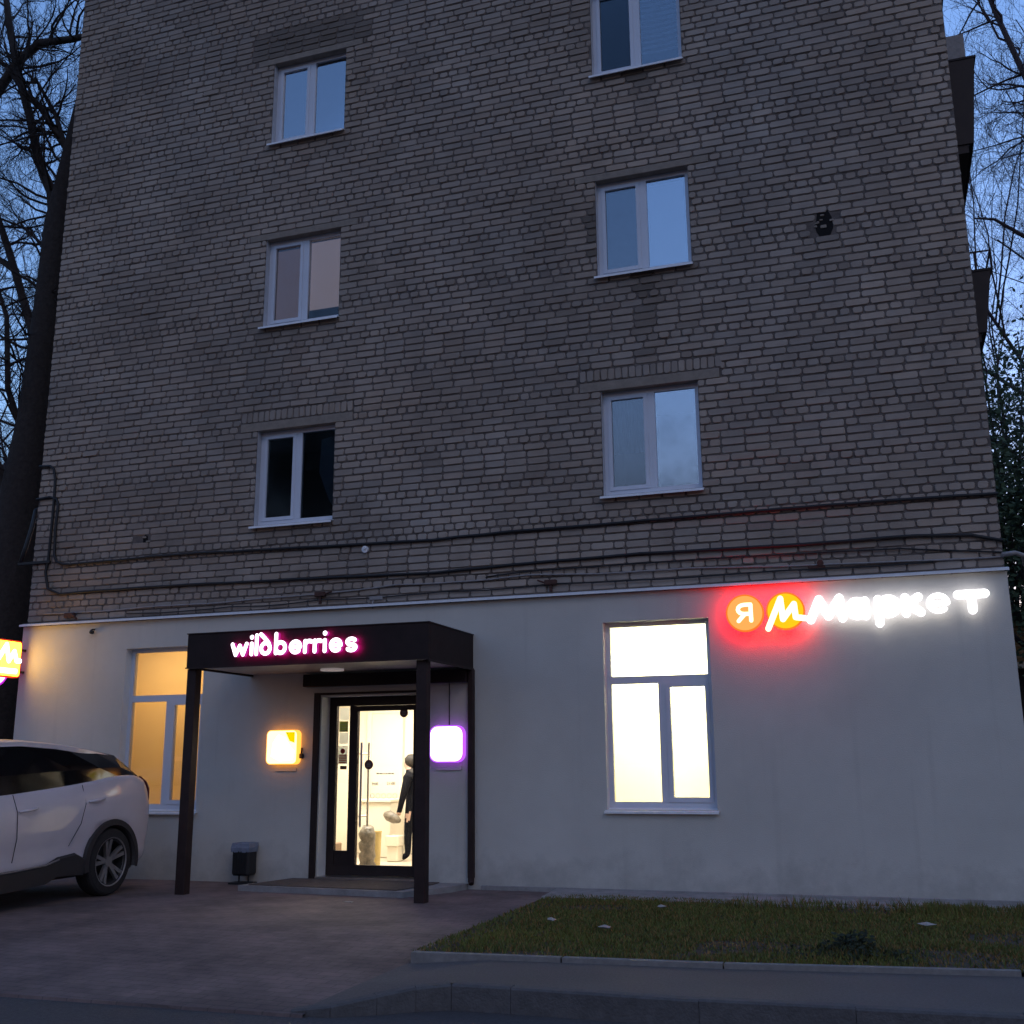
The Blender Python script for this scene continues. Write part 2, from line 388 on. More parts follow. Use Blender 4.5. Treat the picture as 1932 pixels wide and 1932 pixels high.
# concrete apron along the wall
b = MB(); prev = None
for x in [-3.6,-3.2,-2.6,-2,-1.4,-.8,-.2,.4,1.0,1.6,3]:
    cur = (x, -.02, .045 - .008*(x+3.6)), (x, -.62 - rnd.uniform(0,.06), .02)
    if prev: b.face([prev[0], prev[1], cur[1], cur[0]]); b.face([prev[1], (prev[1][0], prev[1][1], -.1), (cur[1][0], cur[1][1], -.1), cur[1]])
    prev = cur
b.build('wall_apron', 'concrete')['kind'] = 'structure'
# lawn soil
sheet('lawn_soil', [(-3.6,-.55,.0),(-3.5,-4.2,.012),(-1.2,-4.03,.012),(.73,-3.77,.012),(6,-3.13,.012),(40,.67,.012),(40,3,0),(1.4,3,0),(1.4,-.55,.0)], 'soil')

# ================================================================== GRASS
def in_lawn(x, y): 
    yf = -4.2 + (x+3.5)*.098
    if x > .7: yf = -3.78 + (x-.73)*.122
    xl = -3.55 - .0*y
    return y > yf + .02 and x > xl and (y < -.45 or (x > 1.35 and y < 3))
gv, gf, gt = [], [], []
import mathutils
noise = mathutils.noise.noise
def patch(x, y, s=1.0): return noise(Vector((x*s, y*s, 3.1)))
for _ in range(150000):
    x = rnd.uniform(-3.6, 5) if rnd.random() < .93 else rnd.uniform(5, 14); y = rnd.uniform(-4.3, -.4)
    if not in_lawn(x, y): continue
    n1 = patch(x, y, 1.1); n2 = patch(x+9, y, 3.5)
    bare = n1 - .25 * (y > -1.5 and -1.6 < x < .2)   # worn brown area near the wall
    if bare < -.28 and rnd.random() < .75: continue
    if x < -3.3 and rnd.random() < .5: continue
    h = rnd.uniform(.012, .036) * (1 + .8 * max(0, n2)) 
    if y > -1.0 and x > -1.6: h *= 2.2 + n2
    clump = math.exp(-((x + .35)**2 / .05 + (y + 3.35)**2 / .06))
    h *= 1 + 2.4 * clump
    a = rnd.uniform(0, 2*pi); wd = rnd.uniform(.004, .009); ln = rnd.uniform(.2, .9) * h; la = rnd.uniform(0, 2*pi)
    i = len(gv); z0 = .01
    gv += [(x - wd*cos(a), y - wd*sin(a), z0), (x + wd*cos(a), y + wd*sin(a), z0), (x + ln*cos(la), y + ln*sin(la), z0 + h)]
    gf.append((i, i+1, i+2))
    dry = rnd.random() < .22 + .6 * max(0, -n1)
    g = rnd.uniform(.7, 1.3)
    tcol = (g*1.5, g*1.0, g*1.3) if dry else (g*(.75+.25*n1), g*(1 + .2*n1), g*.8)
    tcol = tuple(c*(1-.55*min(1, clump)) for c in tcol)
    gt += [tcol]*3
b = MB(); b.v = gv; b.f = gf; b.mi = [0]*len(gf)
tag(b.build('lawn_grass', 'grass', tone=gt, recalc=False), 'patchy green and brown grass between the plastered wall and the sidewalk', 'grass', kind='stuff')
# leafy weed clump at the lawn front
b = MB()
for _ in range(1500):
    th = rnd.uniform(0, 2*pi); r_ = abs(rnd.gauss(0, .16)); hz = max(0, .22*(.4 + .9*noise(Vector((th*1.3, r_*6, 2)))) - r_*.45) * rnd.random()
    p = Vector((-.35 + r_*cos(th)*1.3, -3.35 + r_*sin(th), .02 + max(0, hz))); s_ = rnd.uniform(.012, .028)
    d = Vector((rnd.gauss(0,1), rnd.gauss(0,1), rnd.gauss(0,.6))).normalized(); e = d.orthogonal().normalized()
    b.face([p, p + d*s_ + e*s_*.5, p + d*2*s_, p + d*s_ - e*s_*.5])
M['weed'] = mat('weed leaves', (.02, .03, .014), .8, .3, 8)
tag(b.build('weed_clump', 'weed', recalc=False), 'dark leafy weed clump growing near the front edge of the lawn', 'plant')
# litter
for (x, y, s_, lab) in ((-2.9,-2.6,.05,'small white paper scrap on the lawn near the paving corner'), (-2.35,-2.9,.06,'small white paper scrap in the middle of the green grass'), (.18,-2.05,.07,'pale crumpled bag lying on the lawn at the right'), (-2.15,-1.5,.05,'small pale wrapper on the grass below the bright window')):
    b = MB(); pts = [(x + s_*cos(t)*rnd.uniform(.6,1.2), y + s_*sin(t)*rnd.uniform(.5,.9), .06 + rnd.uniform(0,.02)) for t in [k*pi/4 for k in range(8)]]
    c_ = (x, y, .09)
    for k in range(8): b.face([pts[k], pts[(k+1)%8], c_]); b.face([pts[(k+1)%8], pts[k], (x, y, .055)])
    tag(b.build('litter', 'paper'), lab, 'litter', 'litter on the lawn')
for (x, y, lab) in ((-5.45,-1.45,'tiny white scrap on the paving left of the right canopy post'), (-3.35,-6.9,'tiny white scrap on the road by the kerb corner')):
    b = MB(); zz = pav_z(y) if y > -5 else -.145
    b.prism([(x-.05,y-.02),(x+.05,y-.028),(x+.055,y+.012),(x-.03,y+.022)], zz+.003, zz+.008, 'z')
    tag(b.build('litter', 'paper'), lab, 'litter', 'litter on the ground')

# ================================================================== BUILDING
X0, X1 = -11.275, 1.288
HT = 15.6
B = empty('apartment_building', (-5, 0, 0), 'beige brick apartment block with grey plastered ground floor and lit shop windows', 'building')
WB, WT, PZ = 4.472, 5.779, 2.80
LX0, LX1, RX0, RX1 = -7.712, -6.552, -2.961, -1.791
openings = []
for k in range(4):
    openings += [(LX0, LX1, WB + k*PZ, WT + k*PZ), (RX0, RX1, WB + k*PZ, WT + k*PZ)]
CH = .09333; BL = .277
# --- brick wall, one mesh of individually shaped bricks in front of a mortar bed
b = MB(); tone = []
def stain(x, z):
    s = 1.0; tint = (1, 1, 1)
    for wx0, wx1, wb in ((RX0, RX1, WB+PZ), (RX0, RX1, WB+2*PZ), (LX0, LX1, WB+2*PZ), (LX0, LX1, WB), (RX0, RX1, WB), (LX0, LX1, WB+PZ)):
        cx = (wx0 + wx1)/2 - .02
        d = wb - z
        if 0 < d < 1.6:
            wv = noise(Vector((x*3, z*1.2, wb)))
            k = math.exp(-((x - cx - .05*wv)/(.13))**2) * (1 - d/1.6) * (.75 if wx0 == RX0 and wb > WB else .25)
            k2 = (.28 if wx0 - .1 < x < wx1 + .1 else 0) * max(0, 1 - d/.5) * (.6 + .6*wv)
            s *= 1 - .6*k - k2
            tint = (1, 1 - .25*k, 1 - .35*k)
    if LX0 - .3 < x < LX1 + .3 and 0 < z - (WT+2*PZ) < .55: s *= .55
    # dirty zone beside the middle right window
    if RX0 - .12 < x < RX0 and WB+PZ+.3 < z < WB+PZ+.9: s *= .5; 
    return s, tint
def brick(x0, x1, z0, z1, soldier=False):
    global tone
    w_, h_ = x1 - x0, z1 - z0
    if w_ < .03 or h_ < .03: return
    cx, cz = (x0+x1)/2, (z0+z1)/2
    # the broken-out holes in the brickwork
    hx = ((cx + .23)/.13)**2 + ((cz - 7.50)/.24)**2
    if hx < 1 and not (cz < 7.42 and rnd.random() < .3): return
    if ((cx + 9.40)/.07)**2 + ((cz - 4.40)/.10)**2 < 1: return
    dz = .004*noise(Vector((cx*.8, cz*3, 0)))*2
    c = min(w_, h_) * .20; j = lambda a=.0052: rnd.uniform(-a, a)
    ring = [(x0+c,z0),(x1-c,z0),(x1,z0+c),(x1,z1-c),(x1-c,z1),(x0+c,z1),(x0,z1-c),(x0,z0+c)]
    pr = rnd.uniform(-.005, .005); o = len(b.v); ins = .006
    if rnd.random() < .03: pr -= rnd.uniform(.003, .009)
    s_, tint = stain(cx, cz)
    big = 1 + .18 * noise(Vector((cx*.38, cz*.38, 5))) + .16 * noise(Vector((cx*1.5, cz*1.5, 8))) + .10 * noise(Vector((cx*5, cz*.7, 12)))
    t = rnd.gauss(1.0, .055) * big * s_ * (rnd.uniform(.78, .92) if rnd.random() < .04 else 1)
    wm = rnd.uniform(-.03, .03) + .06*noise(Vector((cx*.5, cz*.6, 20)))
    tc_ = (t*tint[0]*(1+wm), t*tint[1], t*tint[2]*(1-wm))
    for (px, pz) in ring:
        b.v.append((px + j(), .014, pz + dz + j(.0025)))
    for (px, pz) in ring:
        qx = px + (ins if px < cx else -ins); qz = pz + (ins if pz < cz else -ins)
        b.v.append((qx + j(), pr + j(.0015), qz + dz + j(.0025)))
    b.f.append(tuple(o+8+i for i in range(8))); b.mi.append(1)
    for i in range(8):
        k = (i+1) % 8; b.f.append((o+i, o+k, o+8+k, o+8+i)); b.mi.append(1)
    tone += [tc_]*16
nrow = int((HT - 3.25)/CH)
for r_ in range(-1, nrow):
    z0 = 3.352 + r_*CH; z1 = z0 + CH; zc = (z0+z1)/2
    # blocked intervals
    blk = []
    for (a, c, zb, zt) in openings:
        if zb < zc < zt: blk.append((a, c))
        elif zt < zc < zt + (3 if zb == WB else 1)*CH: blk.append((a - .27, c + .27))
    blk.sort()
    spans = []; cur = X0
    for a, c in blk: spans.append((cur, a)); cur = c
    spans.append((cur, X1))
    header = (r_ % 6 == 2) or (r_ % 17 == 9)
    L = BL/2 if header else BL
    off = (r_ % 2) * BL/2 + (BL/4 if header else 0) + rnd.uniform(-.03, .03)
    for (s0, s1) in spans:
        start = X0 - off
        x = start + math.floor((s0 - start)/L)*L
        while x < s1:
            ll = L
            if not header and rnd.random() < .05: ll = BL/2
            a = max(x, s0) + .007; c = min(x + ll, s1) - .007
            if x < s0: a = s0 + .001 if s0 == X0 else s0 + .003
            if x + ll >= s1: c = s1 - (.001 if s1 == X1 else .003)
            jz = rnd.uniform(-.0015, .0015)
            if header and rnd.random() < .15: a += .01; c -= .006
            brick(a, c, z0 + .0065 + jz, z1 - .0065 + jz)
            x += ll
# soldier courses over the windows
for (a, c, zb, zt) in openings:
    if zb != WB: continue
    x = a - .26
    while x < c + .25:
        w_ = rnd.uniform(.082, .094); brick(x + .005, x + w_ - .004, zt + .125, zt + 3*CH - .01); x += w_
# mortar bed with holes
nb = len(b.v)
def grid_wall(bb, xs_, zs_, y, holes, mi, flip=False):
    for i in range(len(xs_)-1):
        for k in range(len(zs_)-1):
            cx, cz = (xs_[i]+xs_[i+1])/2, (zs_[k]+zs_[k+1])/2
            if any(h[0] < cx < h[1] and h[2] < cz < h[3] for h in holes): continue
            bb.face([(xs_[i],y,zs_[k]),(xs_[i+1],y,zs_[k]),(xs_[i+1],y,zs_[k+1]),(xs_[i],y,zs_[k+1])], mi)
grid_wall(b, [X0, LX0, LX1, RX0, RX1, X1], sorted([3.2, HT] + [z for k in range(4) for z in (WB+k*PZ, WT+k*PZ)]), .012, [o_ for o_ in openings], 0)
for (a, c, zb, zt) in openings:   # reveals in brick depth (mortar coloured brick ends)
    b.face([(a,.012,zb),(a,.13,zb),(a,.13,zt),(a,.012,zt)], 2); b.face([(c,.012,zb),(c,.012,zt),(c,.13,zt),(c,.13,zb)], 2)
    b.face([(a,.012,zt),(a,.13,zt),(c,.13,zt),(c,.012,zt)], 3); b.face([(a,.012,zb),(c,.012,zb),(c,.13,zb),(a,.13,zb)], 2)
tone += [(1,1,1)]*(len(b.v)-nb)
M['revealgrey'] = mat('painted window reveal', (.46, .47, .5), .8, .12, 8)
b.build('brick_wall', ['mortar', 'brick', 'revealgrey', 'lintel'], B, tone=tone, recalc=False)
M['hole_shade'] = mat('painted hole shade', (.006, .005, .005), 1)  # flat black patch paints the shade inside the shallow hollow
for (hx, hz, hw, hh) in ((-.23, 7.51, .12, .24), (-9.40, 4.40, .05, .08)):
    q = MB(); n_ = 18
    q.prism([(hx + hw*(.8+.35*noise(Vector((k, hx, 1))))*cos(2*pi*k/n_), hz + hh*(.85+.3*noise(Vector((k*1.3, hx, 5))))*sin(2*pi*k/n_)) for k in range(n_)], .0085, .0118)
    q.build('hole_shade_patch', 'hole_shade', B)
    for k in range(7 if hh > .1 else 2):
        q = MB(); ax, az = hx + rnd.uniform(-hw, hw*.7), hz + rnd.uniform(-hh, hh*.6); q.box(ax, ax+rnd.uniform(.03,.07), -.002, .0084, az, az+rnd.uniform(.015,.04), 0, .004); q.build('brick_fragment', 'lintel', B)
# lintels
for i, (a, c, zb, zt) in enumerate(openings):
    q = MB(); q.box(a - .26, c + .26, -.004, .013, zt - .004, zt + (.112 if zb == WB else .088), 0, .004); q.build('lintel', 'lintel', B)
# side, back, roof shell
b = MB(); b.face([(X0,.013,0),(X0,30,0),(X0,30,HT),(X0,.013,HT)]); b.face([(X1,.013,0),(X1,.013,HT),(X1,30,HT),(X1,30,0)]); b.face([(X0,30,0),(X1,30,0),(X1,30,HT),(X0,30,HT)])
b.build('side_wall', 'sidebrick', B)
b = MB(); b.box(X0-.3, X1+.3, -.3, 30.3, HT, HT+.25); b.build('roof', 'roofm', B)

# --- plaster ground floor with openings
SRX0, SRX1, SRB, SRT = -3.010, -1.795, .885, 2.965      # right shop window
SLX0, SLX1, SLB, SLT = -9.560, -8.335, .835, 2.925      # left shop window
DX0, DX1, DB, DT = -6.600, -5.30, .05, 2.215            # door
PX0, PX1, PY = -11.31, 1.302, -.022
b = MB(); holes = [(SRX0, SRX1, SRB, SRT), (SLX0, SLX1, SLB, SLT), (DX0, DX1, DB, DT)]
grid_wall(b, sorted([PX0, PX1, SRX0, SRX1, SLX0, SLX1, DX0, DX1]), sorted([-.1, 3.295, SRB, SRT, SLB, SLT, DB, DT]), PY, holes, 0)
b.face([(PX0,PY,-.1),(PX0,.6,-.1),(PX0,.6,3.295),(PX0,PY,3.295)]); b.face([(PX1,PY,-.1),(PX1,PY,3.295),(PX1,.6,3.295),(PX1,.6,-.1)])
b.face([(PX0,PY,3.295),(PX1,PY,3.295),(PX1,.02,3.295),(PX0,.02,3.295)])
for (a, c, zb, zt), dd in zip(holes, (.13, .13, .26)):
    b.face([(a,PY,zb),(a,dd,zb),(a,dd,zt),(a,PY,zt)], 1); b.face([(c,PY,zb),(c,PY,zt),(c,dd,zt),(c,dd,zb)], 1)
    b.face([(a,PY,zt),(a,dd,zt),(c,dd,zt),(c,PY,zt)], 1); b.face([(a,PY,zb),(c,PY,zb),(c,dd,zb),(a,dd,zb)], 1)
b.build('plaster_wall', ['plaster', 'reveal'], B, recalc=False)
b = MB(); b.prism([(.012,3.345),(-.085,3.322),(-.088,3.296),(-.08,3.296),(-.076,3.315),(.012,3.335)], PX0-.02, PX1+.02, 'x'); b.build('flashing', 'trim', B)
b = MB(); b.box(-4.5, PX1+.012, -.04, 0, -.1, .05, 0, .006); b.build('plinth', 'concrete', B)

# --- windows
def apt_window(x0, x1, zb, zt, kind):
    f = MB(); y0, y1 = .115, .18; fwid = .055
    f.box(x0, x0+fwid, y0, y1, zb, zt); f.box(x1-fwid, x1, y0, y1, zb, zt)
    f.box(x0+fwid, x1-fwid, y0, y1, zt-fwid, zt); f.box(x0+fwid, x1-fwid, y0, y1, zb, zb+fwid+.02)
    xm = (x0+x1)/2; f.box(xm-.045, xm+.045, y0-.004, y1, zb+fwid+.02, zt-fwid)
    # opening sash on the left
    a, c, d, e = x0+fwid, xm-.045, zb+fwid+.02, zt-fwid; t_ = .045
    f.box(a, a+t_, y0-.012, y1-.01, d, e); f.box(c-t_, c, y0-.012, y1-.01, d, e); f.box(a+t_, c-t_, y0-.012, y1-.01, e-t_, e); f.box(a+t_, c-t_, y0-.012, y1-.01, d, d+t_)
    wo_ = f.build('window', 'pvc', B)
    def kid(mb, name, m_):
        o = mb.build(name, m_); o.parent = wo_; return o
    left = (a+t_, c-t_, d+t_, e-t_); right = (xm+.045, x1-fwid, zb+fwid+.02, zt-fwid)
    s_ = MB(); s_.prism([(-.065, zb-.022), (.115, zb+.02), (.115, zb+.012), (-.058, zb-.03), (-.062, zb-.05), (-.068, zb-.05)], x0-.03, x1+.02, 'x'); kid(s_, 'sill', 'sill')
    gl = kind['glass']
    for k, (p, g) in enumerate(zip((left, right), gl)):
        q = MB(); q.box(p[0], p[1], .135, .139, p[2], p[3]); kid(q, 'pane', g)
    for (side, cov0, cov1, m_, shape) in kind['curtains']:
        p = left if side == 0 else right; q = MB()
        za = p[3] - (p[3]-p[2])*cov1; zc = p[3] - (p[3]-p[2])*cov0
        xa, xb = p[0]-.04, p[1]+.03
        if shape == 'folds':
            n_ = 36
            pts = [(xa + (xb-xa)*i/n_, .24 + .012*sin(i*1.9) + .006*sin(i*3.1)) for i in range(n_+1)]
            for i in range(n_): q.face([(pts[i][0],pts[i][1],za),(pts[i+1][0],pts[i+1][1],za),(pts[i+1][0],pts[i+1][1],zc),(pts[i][0],pts[i][1],zc)])
        elif shape == 'slats':
            n_ = 12; dz = (zc-za)/n_
            for i in range(n_):
                zz = za + dz*i
                for k in range(8):
                    u0, u1 = k/8, (k+1)/8; sag = lambda u: -.025*sin(pi*u)
                    xu = lambda u: xa + (xb-xa)*u
                    q.face([(xu(u0),.20,zz+sag(u0)+dz*.12),(xu(u1),.20,zz+sag(u1)+dz*.12),(xu(u1),.235,zz+sag(u1)+dz*.98),(xu(u0),.235,zz+sag(u0)+dz*.98)])
        elif shape == 'drape':
            q.face([(xb-(xb-xa)*.55,.26,zc-.08),(xb,.26,zc-.02),(xb,.26,za),(xb-(xb-xa)*.3,.262,za+.25),(xb-(xb-xa)*.6,.27,za+(zc-za)*.55)])
        else:
            q.box(xa, xb, .21, .214, za, zc)
        kid(q, 'curtain' if shape != 'slats' else 'blind', m_)
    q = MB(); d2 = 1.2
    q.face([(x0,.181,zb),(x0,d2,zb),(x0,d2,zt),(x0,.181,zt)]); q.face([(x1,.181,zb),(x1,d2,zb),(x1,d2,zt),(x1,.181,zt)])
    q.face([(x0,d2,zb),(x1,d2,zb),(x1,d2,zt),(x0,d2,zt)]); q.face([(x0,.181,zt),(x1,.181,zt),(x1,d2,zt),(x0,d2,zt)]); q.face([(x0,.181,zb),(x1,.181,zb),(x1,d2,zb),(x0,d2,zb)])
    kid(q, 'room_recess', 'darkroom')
    return wo_
GB, GD, GK = 'glassblue', 'glassdark', 'glassblack'
apt_window(LX0, LX1, WB, WT, dict(glass=(GK, GK), curtains=[(1, .0, 1, 'bluecurtain', 'drape')]))

def glowcloth(name, col, e, st):
    m = mat(name, col, .9, .05, 5); bb = m.node_tree.nodes['Principled BSDF']
    bb.inputs['Emission Color'].default_value = (*e, 1); bb.inputs['Emission Strength'].default_value = st * K; return m
M['pinkdim'] = glowcloth('faintly glowing pink blind', (.4, .33, .33), (1, .60, .56), .22)  # both pink blinds glow themselves in place of a room lamp
M['pinkglow'] = glowcloth('glowing pink blind', (.5, .42, .42), (1, .70, .70), .50)
M['blueblind'] = mat('light blue blind', (.78, .80, .85), .9, .04, 4)
wl2 = apt_window(LX0, LX1, WB+PZ, WT+PZ, dict(glass=(GK, GK), curtains=[(0, 0, 1, 'pinkdim', 'flat'), (1, 0, .86, 'pinkglow', 'flat')]))
apt_window(LX0, LX1, WB+2*PZ, WT+2*PZ, dict(glass=(GB, GB), curtains=[(0, 0.03, 1, 'blueblind', 'flat'), (1, 0.03, 1, 'blueblind', 'flat')]))
apt_window(RX0, RX1, WB, WT, dict(glass=(GD, GB), curtains=[(0, 0, .6, 'greycurtain', 'folds')]))
apt_window(RX0, RX1, WB+PZ, WT+PZ, dict(glass=(GD, GB), curtains=[(0, 0, 1, 'greycurtain', 'flat'), (1, 0.02, 1, 'curtain', 'flat')]))
apt_window(RX0, RX1, WB+2*PZ, WT+2*PZ, dict(glass=(GK, GD), curtains=[(1, 0, .8, 'blueblind', 'slats'), (0, 0, 1, 'darkroom', 'flat')]))  # left sheet is near-black to paint the unlit room's darkness
apt_window(LX0, LX1, WB+3*PZ, WT+3*PZ, dict(glass=(GD, GD), curtains=[(0, 0, 1, 'curtain', 'flat')]))
apt_window(RX0, RX1, WB+3*PZ, WT+3*PZ, dict(glass=(GD, GD), curtains=[(1, 0, 1, 'curtain', 'flat')]))
def lamp(name, loc, w_, h_, power, col, rot=(0, 0, 0)):
    l = bpy.data.lights.new(name, 'AREA'); l.shape = 'RECTANGLE'; l.size = w_; l.size_y = h_; l.energy = power * K; l.color = col
    o = bpy.data.objects.new(name, l); C.objects.link(o); o.location = loc; o.rotation_euler = rot; return o
def shop_window(x0, x1, zb, zt, filmname, lightcol, power, lit):
    f = MB(); y0, y1 = .10, .165; zm = zb + (zt-zb)*.685; fw_ = .055
    f.box(x0, x0+fw_, y0, y1, zb, zt); f.box(x1-fw_, x1, y0, y1, zb, zt); f.box(x0+fw_, x1-fw_, y0, y1, zt-.05, zt); f.box(x0+fw_, x1-fw_, y0, y1, zb, zb+.08)
    f.box(x0+fw_, x1-fw_, y0-.002, y1, zm-.045, zm+.04)
    xm = x0 + (x1-x0)*.49
    f.box(xm, xm+.085, y0-.003, y1, zb+.08, zm-.045)
    a, c, d, e = xm+.085, x1-fw_, zb+.08, zm-.045; t_ = .05
    f.box(a, a+t_, y0-.015, y1-.01, d, e); f.box(c-t_+.012, c, y0-.015, y1-.01, d, e); f.box(a+t_, c-t_+.012, y0-.015, y1-.01, e-t_, e); f.box(a+t_, c-t_+.012, y0-.015, y1-.01, d, d+t_)
    W_ = f.build('window', 'pvc', B)
    def kid(mb, name, m_, **k): o = mb.build(name, m_, **k); o.parent = W_; return o
    panes = [(x0+fw_, x1-fw_, zm+.04, zt-.05), (x0+fw_, xm, zb+.08, zm-.045), (a+t_, c-t_+.012, d+t_, e-t_)]
    for p in panes:
        q = MB(); q.box(p[0], p[1], .12, .124, p[2], p[3]); kid(q, 'pane', 'glassshop')
    q = MB(); q.box(x0+.01, x1-.01, .20, .202, zb+.01, zt-.01); kid(q, 'frosted_film', filmname)
    s_ = MB(); s_.prism([(-.075, zb-.018), (.10, zb+.016), (.10, zb+.008), (-.068, zb-.026), (-.07, zb-.04), (-.076, zb-.04)], x0-.025, x1+.02, 'x'); kid(s_, 'sill', 'sill')
    q = MB(); d2 = 1.5
    q.face([(x0,.203,zb),(x0,d2,zb),(x0,d2,zt),(x0,.203,zt)]); q.face([(x1,.203,zb),(x1,.203,zt),(x1,d2,zt),(x1,d2,zb)])
    q.face([(x0,d2,zb),(x1,d2,zb),(x1,d2,zt),(x0,d2,zt)]); q.face([(x0,.203,zt),(x0,d2,zt),(x1,d2,zt),(x1,.203,zt)]); q.face([(x0,.203,zb),(x1,.203,zb),(x1,d2,zb),(x0,d2,zb)])
    kid(q, 'room_recess', 'room', recalc=False)
    lamp('room_lamp', ((x0+x1)/2 + .15, .95, zt-.12), .9, .5, power, lightcol, (R(-35), 0, 0))
    return W_
M['filmwhite'] = film('frosted film', (.95, .94, .78)); M['filmorange'] = film('orange blind film', (.92, .78, .55))
shop_window(SRX0, SRX1, SRB, SRT, 'filmwhite', (1, .98, .90), 132, True)
shop_window(SLX0, SLX1, SLB, SLT, 'filmorange', (1, .78, .48), 21, True)

# --- door
f = MB(); y0, y1 = .19, .25
def R4(x0, x1, z0, z1, t, yy0, yy1, tb=None):
    tb = tb or t
    f.box(x0, x0+t, yy0, yy1, z0, z1); f.box(x1-t, x1, yy0, yy1, z0, z1); f.box(x0+t, x1-t, yy0, yy1, z1-t, z1); f.box(x0+t, x1-t, yy0, yy1, z0, z0+tb)
f.box(DX0, DX0+.10, y0, y1, DB, DT); f.box(DX1-.08, DX1, y0, y1, DB, DT); f.box(DX0+.10, DX1-.08, y0, y1, DT-.11, DT); f.box(DX0+.10, -6.32, y0, y1, DB, .215)
f.box(-6.32, -6.262, y0, y1, DB, DT-.11); f.box(-6.262, DX1-.08, y0, y1, DB, .09); f.box(DX0+.10, -6.32, y0, y1, .34, .375)
DF = f.build('door_frame', 'darkmetal', B)
def dk(mb, name, m_, parent=DF, **k): o = mb.build(name, m_, **k); o.parent = parent; return o
q = MB(); q.box(DX0+.10, -6.32, .20, .215, .215, .34); dk(q, 'kick_panel', 'darkmetal')
q = MB(); q.box(DX0+.10, -6.32, .216, .222, .375, DT-.11); dk(q, 'side_pane', 'doorglass')
f = MB(); R4(-6.26, -5.385, .095, DT-.115, .062, .165, .225, .12)
DL = f.build('door_leaf', 'darkmetal', B)
q = MB(); q.box(-6.198, -5.447, .19, .198, .215, DT-.177); dk(q, 'leaf_pane', 'doorglass', DL)
for yy in (.10, .30):
    q = MB(); q.tube([(-6.105,yy,.66),(-6.105,yy,1.655)], .014, 10); 
    for zz in (.78, 1.52): q.tube([(-6.105,yy,zz),(-6.17,.19 if yy<.2 else .2,zz)], .009, 8)
    dk(q, 'handle', 'steel', DL)
M['st1'] = mat('dark red sticker', (.12, .03, .03), .5); M['green'] = mat('olive notice', (.16, .17, .08), .6, .2, 30); M['red'] = mat('red print', (.5, .06, .05), .6)
M['greyp'] = mat('grey print', (.25, .24, .22), .7); M['paperfilm'] = film('backlit paper', (.8, .79, .72)); M['greenfilm'] = film('backlit olive notice', (.26, .28, .12)); M['redfilm'] = film('backlit red print', (.8, .1, .07)); M['brown'] = mat('brown plate', (.13, .05, .02), .5)
for (x, z, r_) in ((-5.585, 2.005, .055), (-6.045, 1.39, .058)):
    q = MB(); q.prism(circ(x, z, r_), .184, .1885); st = dk(q, 'sticker', 'st1', DL)
    q = MB()
    for k in range(3): q.box(x-.028, x+.028, .1825, .184, z-.022+k*.018, z-.014+k*.018)
    q.build('sticker_print', 'greyp', DL)
# faint white and grey door lettering
for (txt, x, z, s_) in (('9:00', -6.0, 1.145, .05), ('21:00', -5.80, 1.15, .05)):
    me = text_mesh(txt, s_, .001, .0006); o = place_text('lettering', me, (x, .187, z), ['greyp'], DL); o.parent = DL; o.matrix_parent_inverse = Matrix()
q = MB()
for k in range(5):
    cx = -5.99 + k*.075; n_ = 20
    for i in range(n_):
        a0, a1 = 2*pi*i/n_, 2*pi*(i+1)/n_
        q.face([(cx+.03*cos(a0),.187,1.02+.03*sin(a0)),(cx+.03*cos(a1),.187,1.02+.03*sin(a1)),(cx+.025*cos(a1),.187,1.02+.025*sin(a1)),(cx+.025*cos(a0),.187,1.02+.025*sin(a0))])
dk(q, 'icon_row', 'greyp', DL)
q = MB(); xx = -5.94
while xx < -5.70: l_ = rnd.uniform(.012, .04); q.box(xx, xx+l_, .1865, .1875, 1.275, 1.275+rnd.uniform(.008, .018)); xx += l_ + .012
dk(q, 'text_line', 'greyp', DL)
# notices on the side pane
for (n_, x0, x1, z0, z1, m_) in (('notice', -6.47, -6.345, 1.935, 2.085, 'paperfilm'), ('notice', -6.475, -6.355, 1.79, 1.92, 'greenfilm'), ('notice', -6.47, -6.35, 1.645, 1.78, 'paperfilm'), ('notice', -6.48, -6.352, 1.40, 1.62, 'paperfilm'), ('plate', -6.45, -6.36, 1.335, 1.378, 'brown')):
    q = MB(); q.box(x0, x1, .2135, .2155, z0, z1); o = dk(q, n_, m_)
q = MB()
for k in range(3): q.box(-6.46, -6.37, .2125, .2135, 1.805+k*.035, 1.812+k*.035)
dk(q, 'notice_print', 'greyp')
q = MB(); q.prism(circ(-6.42, 1.555, .032, 16), .2125, .2135); dk(q, 'notice_print', 'redfilm'); q = MB()
for k in range(5): q.box(-6.47, -6.362, .2125, .2135, 1.41+k*.022, 1.427+k*.022)
dk(q, 'notice_print', 'redfilm')
# casing round the opening and the dark box over the door
f = MB(); f.box(DX0-.10, DX0-.018, -.05, PY+.002, .04, DT+.045, 0, .004); f.box(DX0-.018, DX1+.018, -.05, PY+.002, DT+.018, DT+.045+.0, 0, .004); f.box(DX1+.018, DX1+.09, -.05, PY+.002, .04, DT+.045, 0, .004)
f.build('door_casing', 'darkmetal', B)
f = MB(); f.box(-6.82, -4.65, -.13, PY-.001, 2.335, 2.485, 0, .006); f.build('lintel_box', 'dark', B)
